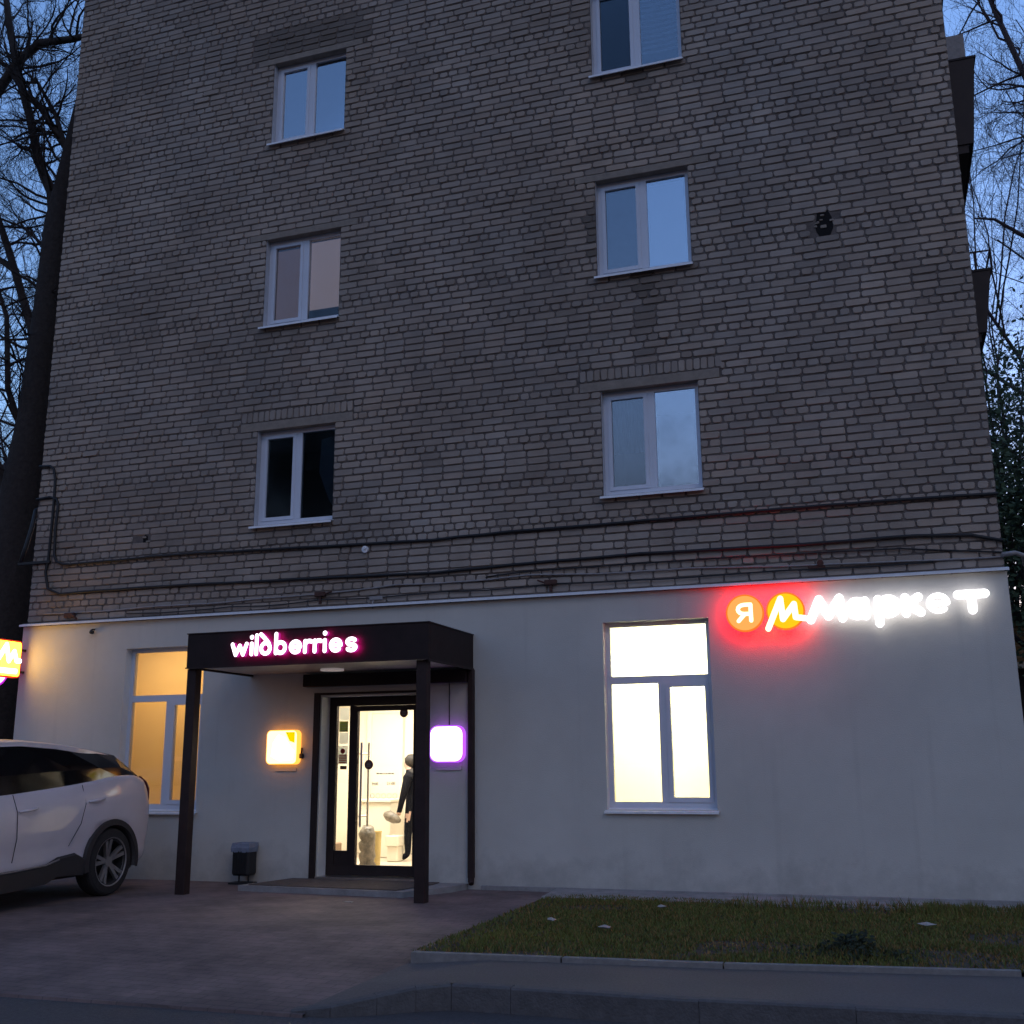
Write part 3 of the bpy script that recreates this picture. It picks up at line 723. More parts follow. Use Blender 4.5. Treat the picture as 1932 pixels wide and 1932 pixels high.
# interior behind the door
q = MB(); rx0, rx1, ry0, ry1, rz0, rz1 = -8.2, -4.75, .27, 3.2, .10, 2.6
q.face([(rx0,ry0,rz0),(rx0,ry1,rz0),(rx0,ry1,rz1),(rx0,ry0,rz1)]); q.face([(rx1,ry0,rz0),(rx1,ry0,rz1),(rx1,ry1,rz1),(rx1,ry1,rz0)])
q.face([(rx0,ry1,rz0),(rx1,ry1,rz0),(rx1,ry1,rz1),(rx0,ry1,rz1)]); q.face([(rx0,ry0,rz1),(rx0,ry1,rz1),(rx1,ry1,rz1),(rx1,ry0,rz1)])
q.face([(rx0,ry0,rz0),(rx0,ry0,rz1),(DX0,ry0,rz1),(DX0,ry0,rz0)]); q.face([(rx1,ry0,rz0),(rx1,ry0,rz1),(DX1,ry0,rz1),(DX1,ry0,rz0)]); q.face([(DX0,ry0,DT),(DX1,ry0,DT),(DX1,ry0,rz1),(DX0,ry0,rz1)])
q.build('shop_room', 'room', B, recalc=False)
q = MB(); q.face([(rx0,.26,.095),(rx1,.26,.095),(rx1,ry1,.095),(rx0,ry1,.095)]); q.build('shop_floor', 'roomfloor', B)
lamp('ceiling_lamp', (-6.4, 1.5, 2.55), 2.2, 1.6, 180, (1, .95, .85))
f = MB(); f.box(-7.52, -7.45, 3.13, 3.195, .1, 2.22); f.box(-7.0, -6.93, 3.13, 3.195, .1, 2.22); f.box(-7.45, -7.0, 3.13, 3.195, 2.15, 2.22); f.box(-7.45, -7.0, 3.15, 3.195, .1, 2.15)
M['cream'] = mat('cream paint', (.7, .66, .56), .5)
f.build('inner_door', 'cream', B)
f = MB(); f.box(-7.3, -6.82, 2.5, 2.9, .1, .86, 0, .01); f.box(-7.34, -6.80, 2.46, 2.92, .86, .90, 0, .005)
tag(f.build('counter', 'cream'), 'cream service counter seen through the glass door', 'counter')
# wrapped goods
f = MB(); pts = []; n_ = 16
for k in range(13):
    z = .10 + k*.043; r_ = .10 + .012*sin(k*2.1) - (.03 if k > 11 else 0)
    pts.append((( -6.39 + .008*sin(k*1.7)), .9 + .006*cos(k*2.3), z, r_))
f.tube([p[:3] for p in pts], [p[3] for p in pts], n_)
M['wrap'] = mat('plastic wrap', (.16, .14, .11), .4, .6, 16, .8, 18)
tag(f.build('wrapped_roll', 'wrap', smooth=True), 'grey plastic wrapped roll standing just inside the glass door', 'roll')
f = MB(); f.tube([(-6.42,1.25,.10),(-6.42,1.25,.52),(-6.42,1.25,.525)], [.042, .055, .062], 20); f.tube([(-6.42,1.25,.525),(-6.42,1.25,.545)], [.062,.06], 20)
M['yellowp'] = mat('yellow plastic', (.52, .40, .16), .5, .1, 10)
tag(f.build('umbrella_bin', 'yellowp', smooth=False), 'slim yellow tall bin on the shop floor behind the glass door', 'bin')
f = MB(); f.box(-6.62, -6.42, 1.9, 2.15, .30, .44, 0, .01); f.box(-6.60, -6.44, 1.93, 2.12, .10, .30, 0, .01)
tag(f.build('cardboard_box', 'cream'), 'pale box stack on the shop floor right of the yellow bin', 'box')
f = MB(); f.box(-8.1, -7.4, .9, 1.6, .1, .5); f.box(-7.6,-6.75,.6,.9,.1,.42, 0, .01)
M['brownbox'] = mat('kraft cardboard', (.3, .2, .12), .8, .1, 10)
tag(f.build('cardboard_box', 'brownbox'), 'brown cardboard box on the floor behind the narrow side pane', 'box')

# --- person inside
def skin_body(name, verts, edges, radii, m_, parent=None, sub=2, root=0):
    me = bpy.data.meshes.new(name); me.from_pydata(verts, edges, []); o = bpy.data.objects.new(name, me); C.objects.link(o)
    md = o.modifiers.new('s', 'SKIN'); o.modifiers.new('u', 'SUBSURF').levels = sub; o.modifiers['u'].render_levels = sub
    for i, r_ in enumerate(radii):
        sv = me.skin_vertices[0].data[i]; sv.radius = (r_, r_) if not isinstance(r_, tuple) else r_; sv.use_root = (i == root)
    dg = bpy.context.evaluated_depsgraph_get(); nm = bpy.data.meshes.new_from_object(o.evaluated_get(dg)); nm.name = name
    bpy.data.objects.remove(o); nm.materials.clear(); nm.materials.append(M[m_])
    for p in nm.polygons: p.use_smooth = True
    o = bpy.data.objects.new(name, nm); C.objects.link(o)
    if parent: o.parent = parent
    return o
px, py = -6.315, 2.22
V = [(px,py,.86),(px-.01,py,1.0),(px-.03,py,1.15),(px-.05,py,1.24),(px-.07,py,1.31),(px-.09,py,1.39),(px-.09,py,1.45),
     (px-.02,py-.09,.80),(px-.06,py-.09,.50),(px-.06,py-.09,.18),(px-.16,py-.09,.125),
     (px+.02,py+.09,.80),(px+.14,py+.09,.50),(px+.30,py+.09,.22),(px+.24,py+.09,.13),
     (px-.04,py-.17,1.20),(px-.08,py-.22,.98),(px-.14,py-.20,.78),(px-.17,py-.19,.70),
     (px-.04,py+.17,1.20),(px+.06,py+.22,.98),(px+.02,py+.22,.78),(px+.0,py+.22,.70)]
Ed = [(0,1),(1,2),(2,3),(3,4),(4,5),(5,6),(0,7),(7,8),(8,9),(9,10),(0,11),(11,12),(12,13),(13,14),(3,15),(15,16),(16,17),(17,18),(3,19),(19,20),(20,21),(21,22)]
Rd = [.13,.13,.14,.11,.05,.085,.075,.09,.06,.042,.04,.09,.06,.042,.04,.065,.05,.038,.035,.065,.05,.038,.035]
V += [(px-.185, py, 1.385), (px-.165, py, 1.35)]; Ed += [(5, 23), (5, 24)]; Rd += [.014, .022]
person = skin_body('person', V, Ed, Rd, 'jacket')
person.data.materials.append(M['skin'])
for pl in person.data.polygons:
    if pl.center.z > 1.315 or pl.center.z < .74 and pl.center.z > .62 and abs(pl.center.y - py) > .15: pl.material_index = 1
tag(person, 'person in a dark jacket walking inside the shop behind the glass door, holding a bundle', 'person')
f = MB()
for k in range(7):
    a0 = -pi/2 + pi*k/6; f_ = (px-.095, py, 1.425 + .10*sin(a0)*.9)
f.tube([(px-.035,py,1.34),(px-.045,py,1.39),(px-.065,py,1.44),(px-.08,py,1.485),(px-.085,py,1.525)], [.055,.085,.098,.085,.03], 14); f.tube([(px-.02,py,1.24),(px-.02,py,1.30),(px-.01,py,1.34)], [.12,.10,.05], 14)
o = f.build('hair', 'hairm', smooth=True); o.parent = person
f = MB(); bx_, by_ = -6.55, 2.0
f.tube([(bx_-.13,by_,.72),(bx_-.06,by_,.70),(bx_+.04,by_-.02,.66),(bx_+.12,by_-.03,.63)], [.03,.075,.07,.03], 12)
tag(f.build('bundle', 'wrap', smooth=True), 'crumpled grey bundle in the hand of the person inside the shop', 'bag')

# --- balconies on the right-hand side
def balcony(zb, zt, xo, style):
    f = MB(); y0, y1 = 2.0, 5.2
    f.prism([(X1, zb), (xo-.12, zb), (xo, zt), (X1, zt)], y0, y0+.04, 'y'); f.prism([(xo-.16, zb), (xo-.12, zb), (xo, zt), (xo-.04, zt)], y0+.04, y1, 'y')
    bb = f.build('balcony', 'balcony', B)
    f = MB(); f.box(X1, xo-.19, y0+.02, y1, zb-.12, zb-.001); o = f.build('slab', 'balcony'); o.parent = bb
    f = MB(); f.box(X1, xo+.02, y0-.01, y0+.05, zt, zt+.03); f.box(xo-.03, xo+.02, y0+.05, y1, zt, zt+.03)
    if style:
        f.tube([(X1,y0,zt+.27),(xo+.02,y0,zt+.27),(xo+.02,y1,zt+.27)], .014, 6); f.tube([(xo+.02,y0,zt),(xo+.02,y0,zt+.27)], .014, 6); f.tube([(X1+.18,y0,zt),(X1+.18,y0,zt+.27)], .012, 6); f.tube([(X1+.26,y0,zt),(X1+.26,y0,zt+.27)], .012, 6)
    o = f.build('rail', 'darkmetal'); o.parent = bb
    if not style:
        f = MB(); f.box(X1, xo-.10, y0+.02, y0+.6, zt+.032, zt+.40); o = f.build('storage_box', 'greycable'); o.parent = bb
balcony(6.68, 7.51, 1.72, 1); balcony(9.33, 10.58, 1.82, 0); balcony(12.3, 13.2, 1.75, 1)
# small pipe stub & bracket things on the facade
def wallthing(name, label, cat, mb, m_, **k): return tag(mb.build(name, m_, **k), label, cat)
f = MB(); f.prism(circ(-6.06, 4.037, .045, 12), -.03, .0); f.prism(circ(-6.06, 4.05, .02, 10), -.05, -.03)
wallthing('wall_socket', 'small round grey fitting on the bricks under the upper cable', 'fitting', f, 'sill')
f = MB(); f.box(-3.70, -3.55, -.05, .0, 3.44, 3.50, 0, .008); f.box(-3.64, -3.61, -.03, 0, 3.36, 3.44); f.tube([(-3.70,-.04,3.47),(-3.78,-.05,3.50)], .012, 6)
wallthing('wall_bracket', 'rusty bracket on the brickwork above the wall between canopy and bright window', 'bracket', f, 'rust')
f = MB(); f.box(-6.75, -6.60, -.045, .0, 3.47, 3.53, 0, .008); f.box(-6.69, -6.66, -.03, 0, 3.38, 3.47); f.tube([(-6.60,-.03,3.5),(-6.50,-.05,3.52)], .012, 6)
wallthing('wall_bracket', 'rusty bracket on the brickwork above the canopy', 'bracket', f, 'rust')
f = MB(); f.box(-10.62, -10.45, -.05, .0, 3.39, 3.46, 0, .01); f.tube([(-10.5,-.05,3.44),(-10.42,-.07,3.40),(-10.40,-.04,3.36)], .014, 6)
wallthing('wall_bracket', 'rusty bracket on the brickwork near the left corner of the facade', 'bracket', f, 'rust')
f = MB(); f.prism(circ(-.55, 3.50, .035, 10), -.04, 0); f.box(-.68, -.50, -.03, 0, 3.44, 3.475, 0, .005)
wallthing('wall_bracket', 'rusty bracket on the brickwork above the white sign letters', 'bracket', f, 'rust')
f = MB(); f.tube([(-10.105,PY,3.21),(-10.105,-.06,3.205),(-10.105,-.09,3.19)], .012, 8); f.tube([(-10.105,-.07,3.185),(-10.105,-.075,3.16),(-10.105,-.075,3.145)], [.03,.035,.02], 12)
wallthing('security_camera', 'small black dome camera on the plaster near the left corner', 'camera', f, 'black', smooth=True)
f = MB(); f.box(-5.98, -5.80, -.035, .0, 3.385, 3.43, 0, .006); f.tube([(-5.93,-.02,3.385),(-5.93,-.05,3.33),(-5.93,-.03,3.28)], .008, 6)
wallthing('junction_box', 'pale cable junction box on the bricks right of the rusty bracket over the canopy', 'box', f, 'greycable')
# cables
def cable(name, pts, r_, m_, label, y=-.02, sag=.0):
    P = []
    for i in range(len(pts)-1):
        (xa, za), (xb, zb_) = pts[i], pts[i+1]; n_ = max(1, int(abs(xb-xa)/.25))
        for k in range(n_):
            t = k/n_; P.append((xa+(xb-xa)*t, y - .012*abs(noise(Vector((xa*3+t, za, 2)))), za+(zb_-za)*t + .008*noise(Vector(((xa+(xb-xa)*t)*2.2, za, 4))) - sag*sin(pi*t)*.02))
    P.append((pts[-1][0], y, pts[-1][1]))
    f = MB(); f.tube(P, r_, 6); tag(f.build(name, m_, smooth=True), label, 'cable', 'cables on the brick facade')
cable('wall_cable', [(1.30,4.12),(.9,4.13),(-.43,4.14),(-1.7,4.13),(-3.05,4.12),(-4.13,4.12),(-5.11,4.09),(-6.95,4.12),(-8.74,4.16),(-10.6,4.14),(-10.73,4.15),(-10.84,4.19),(-10.89,4.29),(-10.91,4.66),(-10.9,5.03),(-10.94,5.11),(-11.05,5.15),(-11.29,5.13)], .019, 'cable', 'thick black cable running highest across the bricks and looping up at the left')
cable('wall_cable', [(1.3,3.62),(1.0,3.70),(.44,3.73),(-.45,3.72),(-2.54,3.74),(-4.13,3.71),(-5.1,3.68),(-6.74,3.71),(-8.96,3.74),(-10.08,3.74),(-10.74,3.73),(-10.95,3.82),(-11.02,4.06),(-10.99,4.2),(-10.98,4.66),(-10.98,5.13),(-10.99,5.42),(-11.03,5.56),(-11.1,5.61),(-11.29,5.62)], .019, 'cable', 'thick black cable running lower across the bricks, with a tall loop at the left corner')
cable('wall_cable', [(1.29,3.50),(.29,3.60),(-1.39,3.63),(-2.6,3.63),(-3.88,3.62),(-4.29,3.60),(-4.44,3.585)], .009, 'cable', 'thin black cable ending halfway, just under the thick lower cable', -.015)
cable('wall_cable', [(-10.98,3.47),(-9.11,3.48),(-7.5,3.50),(-5.63,3.56),(-3.89,3.575),(-1.99,3.54),(1.29,3.45)], .010, 'greycable', 'thin pale grey tube standing in for a projecting mortar course above the white flashing', -.015, 1)  # tube added for the pale line of a projecting course, no cable
cable('wall_cable', [(-9.6,3.40),(-8,3.41),(-6.7,3.43),(-5,3.44),(-3.6,3.45),(-1,3.45),(.6,3.44)], .008, 'cable', 'thin dark cable strung through the rusty brackets', -.02, 1)
f = MB(); f.tube([(1.27,-.02,3.47),(1.40,-.02,3.48),(1.48,.05,3.46),(1.52,.3,3.40)], .025, 8); tag(f.build('wall_cable', 'greycable', smooth=True), 'grey conduit bending round the right corner of the facade', 'cable', 'cables on the brick facade')
f = MB(); f.box(-11.50, -10.95, -.045, -.005, 4.18, 4.22, 0, .004); wallthing('cable_arm', 'short black steel arm sticking out from the left corner of the brick facade', 'bracket', f, 'black')
f = MB(); f.tube([(-11.46,-.03,4.22),(-11.42,0,4.45),(-11.36,.02,4.75),(-11.40,.1,5.0),(-11.8,1.0,5.4)], .03, 8); f.tube([(-11.44,-.03,4.2),(-11.5,.1,4.5),(-11.45,.1,4.8),(-11.9,1.2,5.5)], .02, 6)
tag(f.build('wall_cable', 'cable', smooth=True), 'black cable bundle rising from the steel arm at the left corner', 'cable', 'cables on the brick facade')

# ================================================================== CANOPY
CB = empty('entrance_canopy', (-6.1, -.7, 0), 'dark brown flat entrance canopy on two square posts over the shop door', 'canopy')
cx0, cx1, cy0, cz0, cz1 = -7.64, -4.60, -1.385, 2.492, 2.887
f = MB(); f.box(cx0, cx1, cy0, cy0+.05, cz0, cz1, 0, .003); f.box(cx0, cx0+.05, cy0+.05, PY-.002, cz0, cz1); f.box(cx1-.05, cx1, cy0+.05, PY-.002, cz0, cz1); f.build('fascia', 'dark', CB)
f = MB(); f.box(cx0+.051, cx1-.051, cy0+.051, PY-.003, cz0+.02, cz0+.04); f.build('soffit', 'soffit', CB)
f = MB(); f.box(cx0-.01, cx1+.01, cy0-.01, PY-.004, cz1+.001, cz1+.012); f.build('roof_sheet', 'darkmetal', CB)
f = MB(); f.box(cx0-.012, cx1+.012, cy0-.006, cy0-.001, cz0-.004, cz0+.012); f.box(cx1+.001, cx1+.008, cy0, PY-.003, cz0-.022, cz0+.006); f.build('edge_trim', 'darkmetal', CB)
for x in (-7.66, -4.762):
    f = MB(); f.box(x, x+.12, -1.335, -1.215, -.02, cz0-.001, 0, .006); f.build('post', 'post', CB)
f = MB(); f.box(-4.648, -4.575, PY-.07, PY-.001, .12, cz0-.005, 0, .012); f.tube([(-4.612,PY-.035,.14),(-4.612,PY-.04,.09),(-4.60,PY-.06,.065)], [.036,.036,.03], 10); f.build('wall_post', 'post', CB)
f = MB(); f.prism(circ(-6.24, -.46, .14, 28), cz0-.002, cz0+.0195, 'z'); 
M['lampglass'] = glowcloth('soffit lamp diffuser', (.8,.75,.74), (1,.85,.8), .16)
f.build('ceiling_light', 'lampglass', CB)
f = MB(); f.tube([(-4.90,PY-.012,2.33),(-4.898,PY-.012,1.84)], .006, 6); tag(f.build('sign_cable', 'cable'), 'thin dark cable dropping from the canopy to the white square sign', 'cable')
# ================================================================== SIGNS
E_WHITE = emis('white sign light', (1, .97, 1), 2.6)
M['wbfront'] = emis('white letter face', (1, .90, .98), 3.0)
M['wbside'] = emis('magenta letter side', (.85, .03, .48), .62); M['wbback'] = emis('magenta halo light', (1, .01, .32), 16)  # glowing letter backs added to give the magenta haze around them
WBS = empty('shop_sign', (-6.2, -1.40, 2.6), 'glowing white and magenta lowercase letters on the canopy front', 'sign')
def letter(name, strokes, mats, parent, plane='front', y0=-1.475, y1=-1.425, t=.046):
    """strokes: polylines of centre points (x,z) drawn with round ends"""
    f = MB()
    for s_ in strokes:
        tt = t
        if isinstance(s_, tuple): s_, tt = s_
        for i in range(len(s_)-1):
            (xa, za), (xb, zb_) = s_[i], s_[i+1]; dx, dz = xb-xa, zb_-za; L = math.hypot(dx, dz) or 1e-6; a0 = math.atan2(dz, dx)
            out = []
            for k in range(7): a = a0 + pi/2 + pi*k/6; out.append((xa + tt/2*cos(a), za + tt/2*sin(a)))
            for k in range(7): a = a0 - pi/2 + pi*k/6; out.append((xb + tt/2*cos(a), zb_ + tt/2*sin(a)))
            e = rnd.uniform(0, .0012)
            n = len(out); o = len(f.v)
            if plane == 'front': f.v += [(p, y0-e, q) for p, q in out] + [(p, y1, q) for p, q in out]
            else: f.v += [(y0+e, p, q) for p, q in out] + [(y1, p, q) for p, q in out]
            f.f.append(tuple(o+i_ for i_ in range(n))); f.mi.append(0)
            if len(mats) > 2: f.f.append(tuple(o+n+i_ for i_ in range(n-1, -1, -1))); f.mi.append(2)
            for i_ in range(n):
                j_ = (i_+1) % n; f.f.append((o+i_, o+n+i_, o+n+j_, o+j_)); f.mi.append(1)
    return f.build(name, mats, parent, recalc=False)
def arc(cx, cz, rx, rz, a0, a1, n=14): return [(cx + rx*cos(R(a0+(a1-a0)*k/n)), cz + rz*sin(R(a0+(a1-a0)*k/n))) for k in range(n+1)]
b0 = 2.617; xh = .118; top = 2.835     # stroke centre lines
def wl(name, st): letter(name, st, ['wbfront', 'wbside', 'wbback'], WBS)
r_ = xh/2
wl('letter', [[(-6.975, b0+xh), (-6.93, b0), (-6.88, b0+xh*.85), (-6.835, b0), (-6.79, b0+xh)]])
wl('letter', [[(-6.725, b0), (-6.725, b0+xh)], ([(-6.725, top-.028), (-6.7249, top-.028)], .052)])
wl('letter', [[(-6.662, b0), (-6.662, top-.01)]])
wl('letter', [arc(-6.545, b0+r_, .056, r_, 0, 360, 22), [(-6.489, b0+r_), (-6.505, b0+xh*.95), (-6.56, b0+xh+.055), (-6.61, top)]])
wl('letter', [arc(-6.355, b0+r_, .058, r_, 0, 360, 22), [(-6.413, b0), (-6.413, top-.005)]])
def eletter(cx): return [arc(cx, b0+r_, .06, r_, 0, 315, 20), [(cx-.05, b0+r_), (cx+.055, b0+r_)]]
wl('letter', eletter(-6.165))
def rl(x): return [[(x, b0), (x, b0+xh)], arc(x+.05, b0+xh-.045, .05, .045, 180, 60, 8)]
wl('letter', rl(-6.045)); wl('letter', rl(-5.925))
wl('letter', [[(-5.80, b0), (-5.80, b0+xh)], ([(-5.80, top-.022), (-5.7999, top-.022)], .054)])
wl('letter', eletter(-5.665))
wl('letter', [arc(-5.475, b0+xh*.75, .05, .031, 35, 270, 14), arc(-5.475, b0+xh*.25-.002, .052, .031, 90, -145, 14)])

# market sign on the wall
MS = empty('shop_sign', (-.2, -.05, 2.8), 'illuminated white Маркет lettering with two glowing yellow discs and a red halo', 'sign')
M['discrim'] = emis('orange red disc rim', (1, .16, .02), 1.3); M['disc1'] = emis('orange disc', (1, .30, .07), 1.5); M['disc2'] = emis('yellow disc', (1, .52, .01), 1.2)
M['mkback'] = emis('red halo light', (1, .004, .012), 24)
M['mkwhite'] = emis('white letter light', (1, .99, 1), 3.0); M['mkside'] = emis('white letter side light', (1, .97, 1), 1.6); M['mkback2'] = emis('white halo light', (.95, .93, 1), 3.2)  # white letter backs also glow, added in place of bloom
M['yel'] = emis('yellow white strokes', (1, .93, .55), 2.2)
for (cx, cz, m_) in ((-1.372, 2.972, 'disc1'), (-.940, 2.974, 'disc2')):
    f = MB(); f.prism(circ(cx, cz, .188, 40), -.187, -.1855); f.build('disc', m_, MS); f = MB(); f.prism(circ(cx, cz, .205, 40), -.185, -.155); f.build('disc_rim', 'discrim', MS)
    f = MB(); f.prism(circ(cx, cz, .195, 40), -.1545, -.14); f.build('backlight', 'mkback', MS)
cx, cz = -.94, 2.974
mk = [(-.19,-.185), (-.045,.135), (-.03,-.09), (.095,.07), (.105,-.075), (.20,-.09)]
letter('logo_strokes', [[(cx+a, cz+c) for a, c in mk]], ['yel', 'yel'], MS, y0=-.205, y1=-.186, t=.062)
letter('letter', [[(-1.305, 3.06), (-1.305, 2.885)], arc(-1.375, 3.01, .068, .05, 90, 270, 8), [(-1.375, 3.06), (-1.305, 3.06)], [(-1.375, 2.96), (-1.305, 2.96)], [(-1.37, 2.96), (-1.44, 2.885)]], ['yel', 'disc1'], MS, y0=-.205, y1=-.186, t=.044)
def ml(st, t=.088): letter('letter', st, ['mkwhite', 'mkside', 'mkback2'], MS, y0=-.15, y1=-.105, t=t)
ml([[(-.685, 2.868), (-.585, 3.085), (-.50, 2.90), (-.375, 3.09), (-.355, 2.872)]])
ml([arc(-.205, 2.967, .072, .076, 0, 360, 20), [(-.118, 3.045), (-.118, 2.885)]])
ml([[(.015, 3.052), (.015, 2.80)], arc(.115, 2.975, .082, .078, 0, 360, 20)])
ml([[(.285, 3.057), (.285, 2.892)], [(.295, 2.975), (.415, 3.058)], [(.315, 2.985), (.43, 2.895)]])
ml([arc(.605, 2.982, .092, .082, 0, 312, 20), [(.52, 2.982), (.69, 2.982)]], .05)
ml([[(.80, 3.058), (1.06, 3.060)], [(.93, 3.055), (.93, 2.895)]])

# square light boxes beside the door
M['osign'] = emis('orange lightbox face', (1, .72, .40), 2.2); M['owhite'] = emis('cream print', (1, .97, .84), 3.2); M['orim'] = emis('orange box side', (1, .36, .05), 2.2); M['oyel'] = emis('yellow print', (1, .75, .0), 1.0)
S1 = empty('light_box_sign', (-7.08, -.05, 1.4), 'small square orange illuminated sign left of the shop door', 'sign')
f = MB(); f.prism(rrect(-7.08, 1.608, .43, .415, .06), -.13, -.035); f.build('box', 'orim', S1)
f = MB(); f.prism(rrect(-7.08, 1.608, .41, .395, .055), -.134, -.1305); f.build('face', 'osign', S1)
f = MB(); f.prism([(-7.22,1.50),(-7.20,1.66),(-7.13,1.76),(-7.03,1.72),(-6.98,1.64),(-6.90,1.56),(-6.92,1.46),(-7.1,1.44)], -.137, -.1345); f.build('print', 'owhite', S1)
f = MB(); f.prism([(-7.03,1.79),(-6.90,1.79),(-6.90,1.66),(-6.97,1.68)], -.137, -.1345); f.build('print', 'oyel', S1)
f = MB(); f.box(-6.885, -6.82, -.075, -.0245, 1.47, 1.53, 0, .01); f.tube([(-6.85,-.05,1.53),(-6.85,-.04,1.60)], .012, 8); tag(f.build('doorbell', 'black'), 'small black call button right beside the orange sign', 'bell')
M['pface'] = emis('white lightbox face', (1, .97, 1), 2.6); M['prim'] = emis('violet box side', (.42, .08, .95), 1.6)
S2 = empty('light_box_sign', (-4.90, -.05, 1.4), 'small square white illuminated sign with a violet rim right of the canopy post', 'sign')
f = MB(); f.prism(rrect(-4.90, 1.621, .43, .425, .10), -.12, -.045); f.build('box', 'prim', S2)
f = MB(); f.prism(rrect(-4.90, 1.621, .40, .395, .09), -.124, -.1205); f.build('face', 'pface', S2)
f = MB(); f.prism(rrect(-4.90, 1.35, .32, .06, .02), -.04, -.0235); f.build('mount_plate', 'plaster', S2)
f = MB(); f.prism(rrect(-7.07, 1.345, .30, .05, .015), -.04, -.0235); f.build('mount_plate', 'plaster', S1)

# projecting blade sign at the left corner (faces +x)
M['bface'] = emis('yellow blade face', (1, .48, .02), 13); M['bred'] = emis('red blade rim', (1, .06, .02), 1.0); M['bwhite'] = emis('white blade print', (1, .99, .86), 3.2)
BS = empty('projecting_sign', (-11.24, -.4, 2.55), 'square yellow and red illuminated sign projecting from the left corner of the facade', 'sign')
def yz(pts): return pts
f = MB(); f.prism(rrect(-.47, 2.83, .68, .50, .05), -11.28, -11.20, 'x'); f.build('box', 'bred', BS)
f = MB(); f.prism(rrect(-.47, 2.83, .64, .46, .04), -11.1995, -11.196, 'x'); f.build('face', 'bface', BS)
letter('logo_strokes', [[(-.57,2.78),(-.42,3.01),(-.36,2.80),(-.27,2.93),(-.22,2.81),(-.16,2.81)], arc(-.70, 2.90, .07, .07, 0, 360, 14)], ['bwhite', 'bwhite'], BS, plane='side', y0=-11.192, y1=-11.195, t=.07)
f = MB(); f.prism(rrect(-.47, 2.665, .56, .07, .02), -11.1955, -11.192, 'x'); f.build('print_bar', 'bwhite', BS)
for zz in (2.95, 2.65): f = MB(); f.box(-11.255, -11.225, -.14, PY, zz, zz+.03); f.build('bracket', 'black', BS)
M['vio'] = emis('violet sign rim', (.75, .02, .9), .9); M['vpink'] = emis('pinkish sign face', (1, .75, 1), 1.8)
BS2 = empty('projecting_sign', (-11.25, -.6, 2.5), 'round violet and pink illuminated sign hanging below the yellow corner sign', 'sign')
f = MB(); f.prism(circ(-.52, 2.73, .30, 36), -11.35, -11.29, 'x'); f.build('ring', 'vio', BS2)
f = MB(); f.prism(circ(-.52, 2.73, .27, 36), -11.2895, -11.286, 'x'); f.build('face', 'vpink', BS2)
f = MB(); f.box(-11.33, -11.30, -.24, PY, 2.71, 2.74); f.build('bracket', 'black', BS2)

# ================================================================== STEP, MAT, BIN
f = MB(); f.prism([(-7.16,-.84),(-5.05,-.97),(-4.72,-.35),(-4.66,PY-.001),(-6.98,PY-.001)], -.05, .062, 'z'); tag(f.build('door_step', 'concrete'), 'low concrete step slab under the shop door', 'step')
f = MB(); f.prism([(-7.05,-.80),(-5.15,-.90),(-5.0,-.30),(-5.0,-.06),(-6.90,-.06)], .063, .073, 'z'); M['matm'] = mat('worn brown mat', (.11, .085, .07), .95, .3, 14, .6, 90); tag(f.build('door_mat', 'matm'), 'worn brown rubber mat covering the step in front of the shop door', 'mat')
f = MB(); f.box(DX0-.02, DX1, PY-.02, .185, .05, .092); f.build('threshold', 'steel', B)
BN = empty('litter_bin', (-7.49, -.2, 0), 'black litter bin with a grey blue liner standing at the plaster wall', 'bin')
f = MB(); f.box(-7.63, -7.40, -.26, -.06, .10, .42, 0, .02)
for k in range(6): f.box(-7.615+k*.036, -7.60+k*.036, -.266, -.26, .13, .39)
f.build('body', 'black', BN)
f = MB(); n_ = 20
ringp = lambda s_, z, jj: [(-7.515 + sx*.118*s_ + jj*rnd.uniform(-1,1), -.16 + sy*.102*s_ , z + jj*rnd.uniform(-.5,.5)) for sx, sy in [(-1,-1),(-.5,-1.02),(0,-1),(.5,-1.02),(1,-1),(1.02,0),(1,1),(0,1.02),(-1,1),(-1.02,0)]]
rs = [ringp(1.02,.37,.008), ringp(1.07,.42,.006), ringp(1.0,.475,.005), ringp(.9,.48,.004), ringp(.8,.38,.004)]
for a_, c_ in zip(rs[:-1], rs[1:]):
    for i in range(10): j_ = (i+1)%10; f.face([a_[i], a_[j_], c_[j_], c_[i]])
f.face(rs[-1]); f.build('liner', 'binbag', BN, smooth=False)
f = MB()
for x in (-7.58, -7.45): f.tube([(x,-.16,.10),(x,-.16,.02)], .011, 8)
f.box(-7.66, -7.38, -.27, -.07, .0, .02); f.build('stand', 'black', BN)

# ================================================================== CAR (tail to the wall, nose towards the road)
CX, CW = -8.30, 1.86                      # near side plane, width
CAR = empty('parked_car', (CX - CW/2, -2.95, 0), 'white crossover car parked tail first to the wall at the left edge', 'car')
ym = CX - CW/2
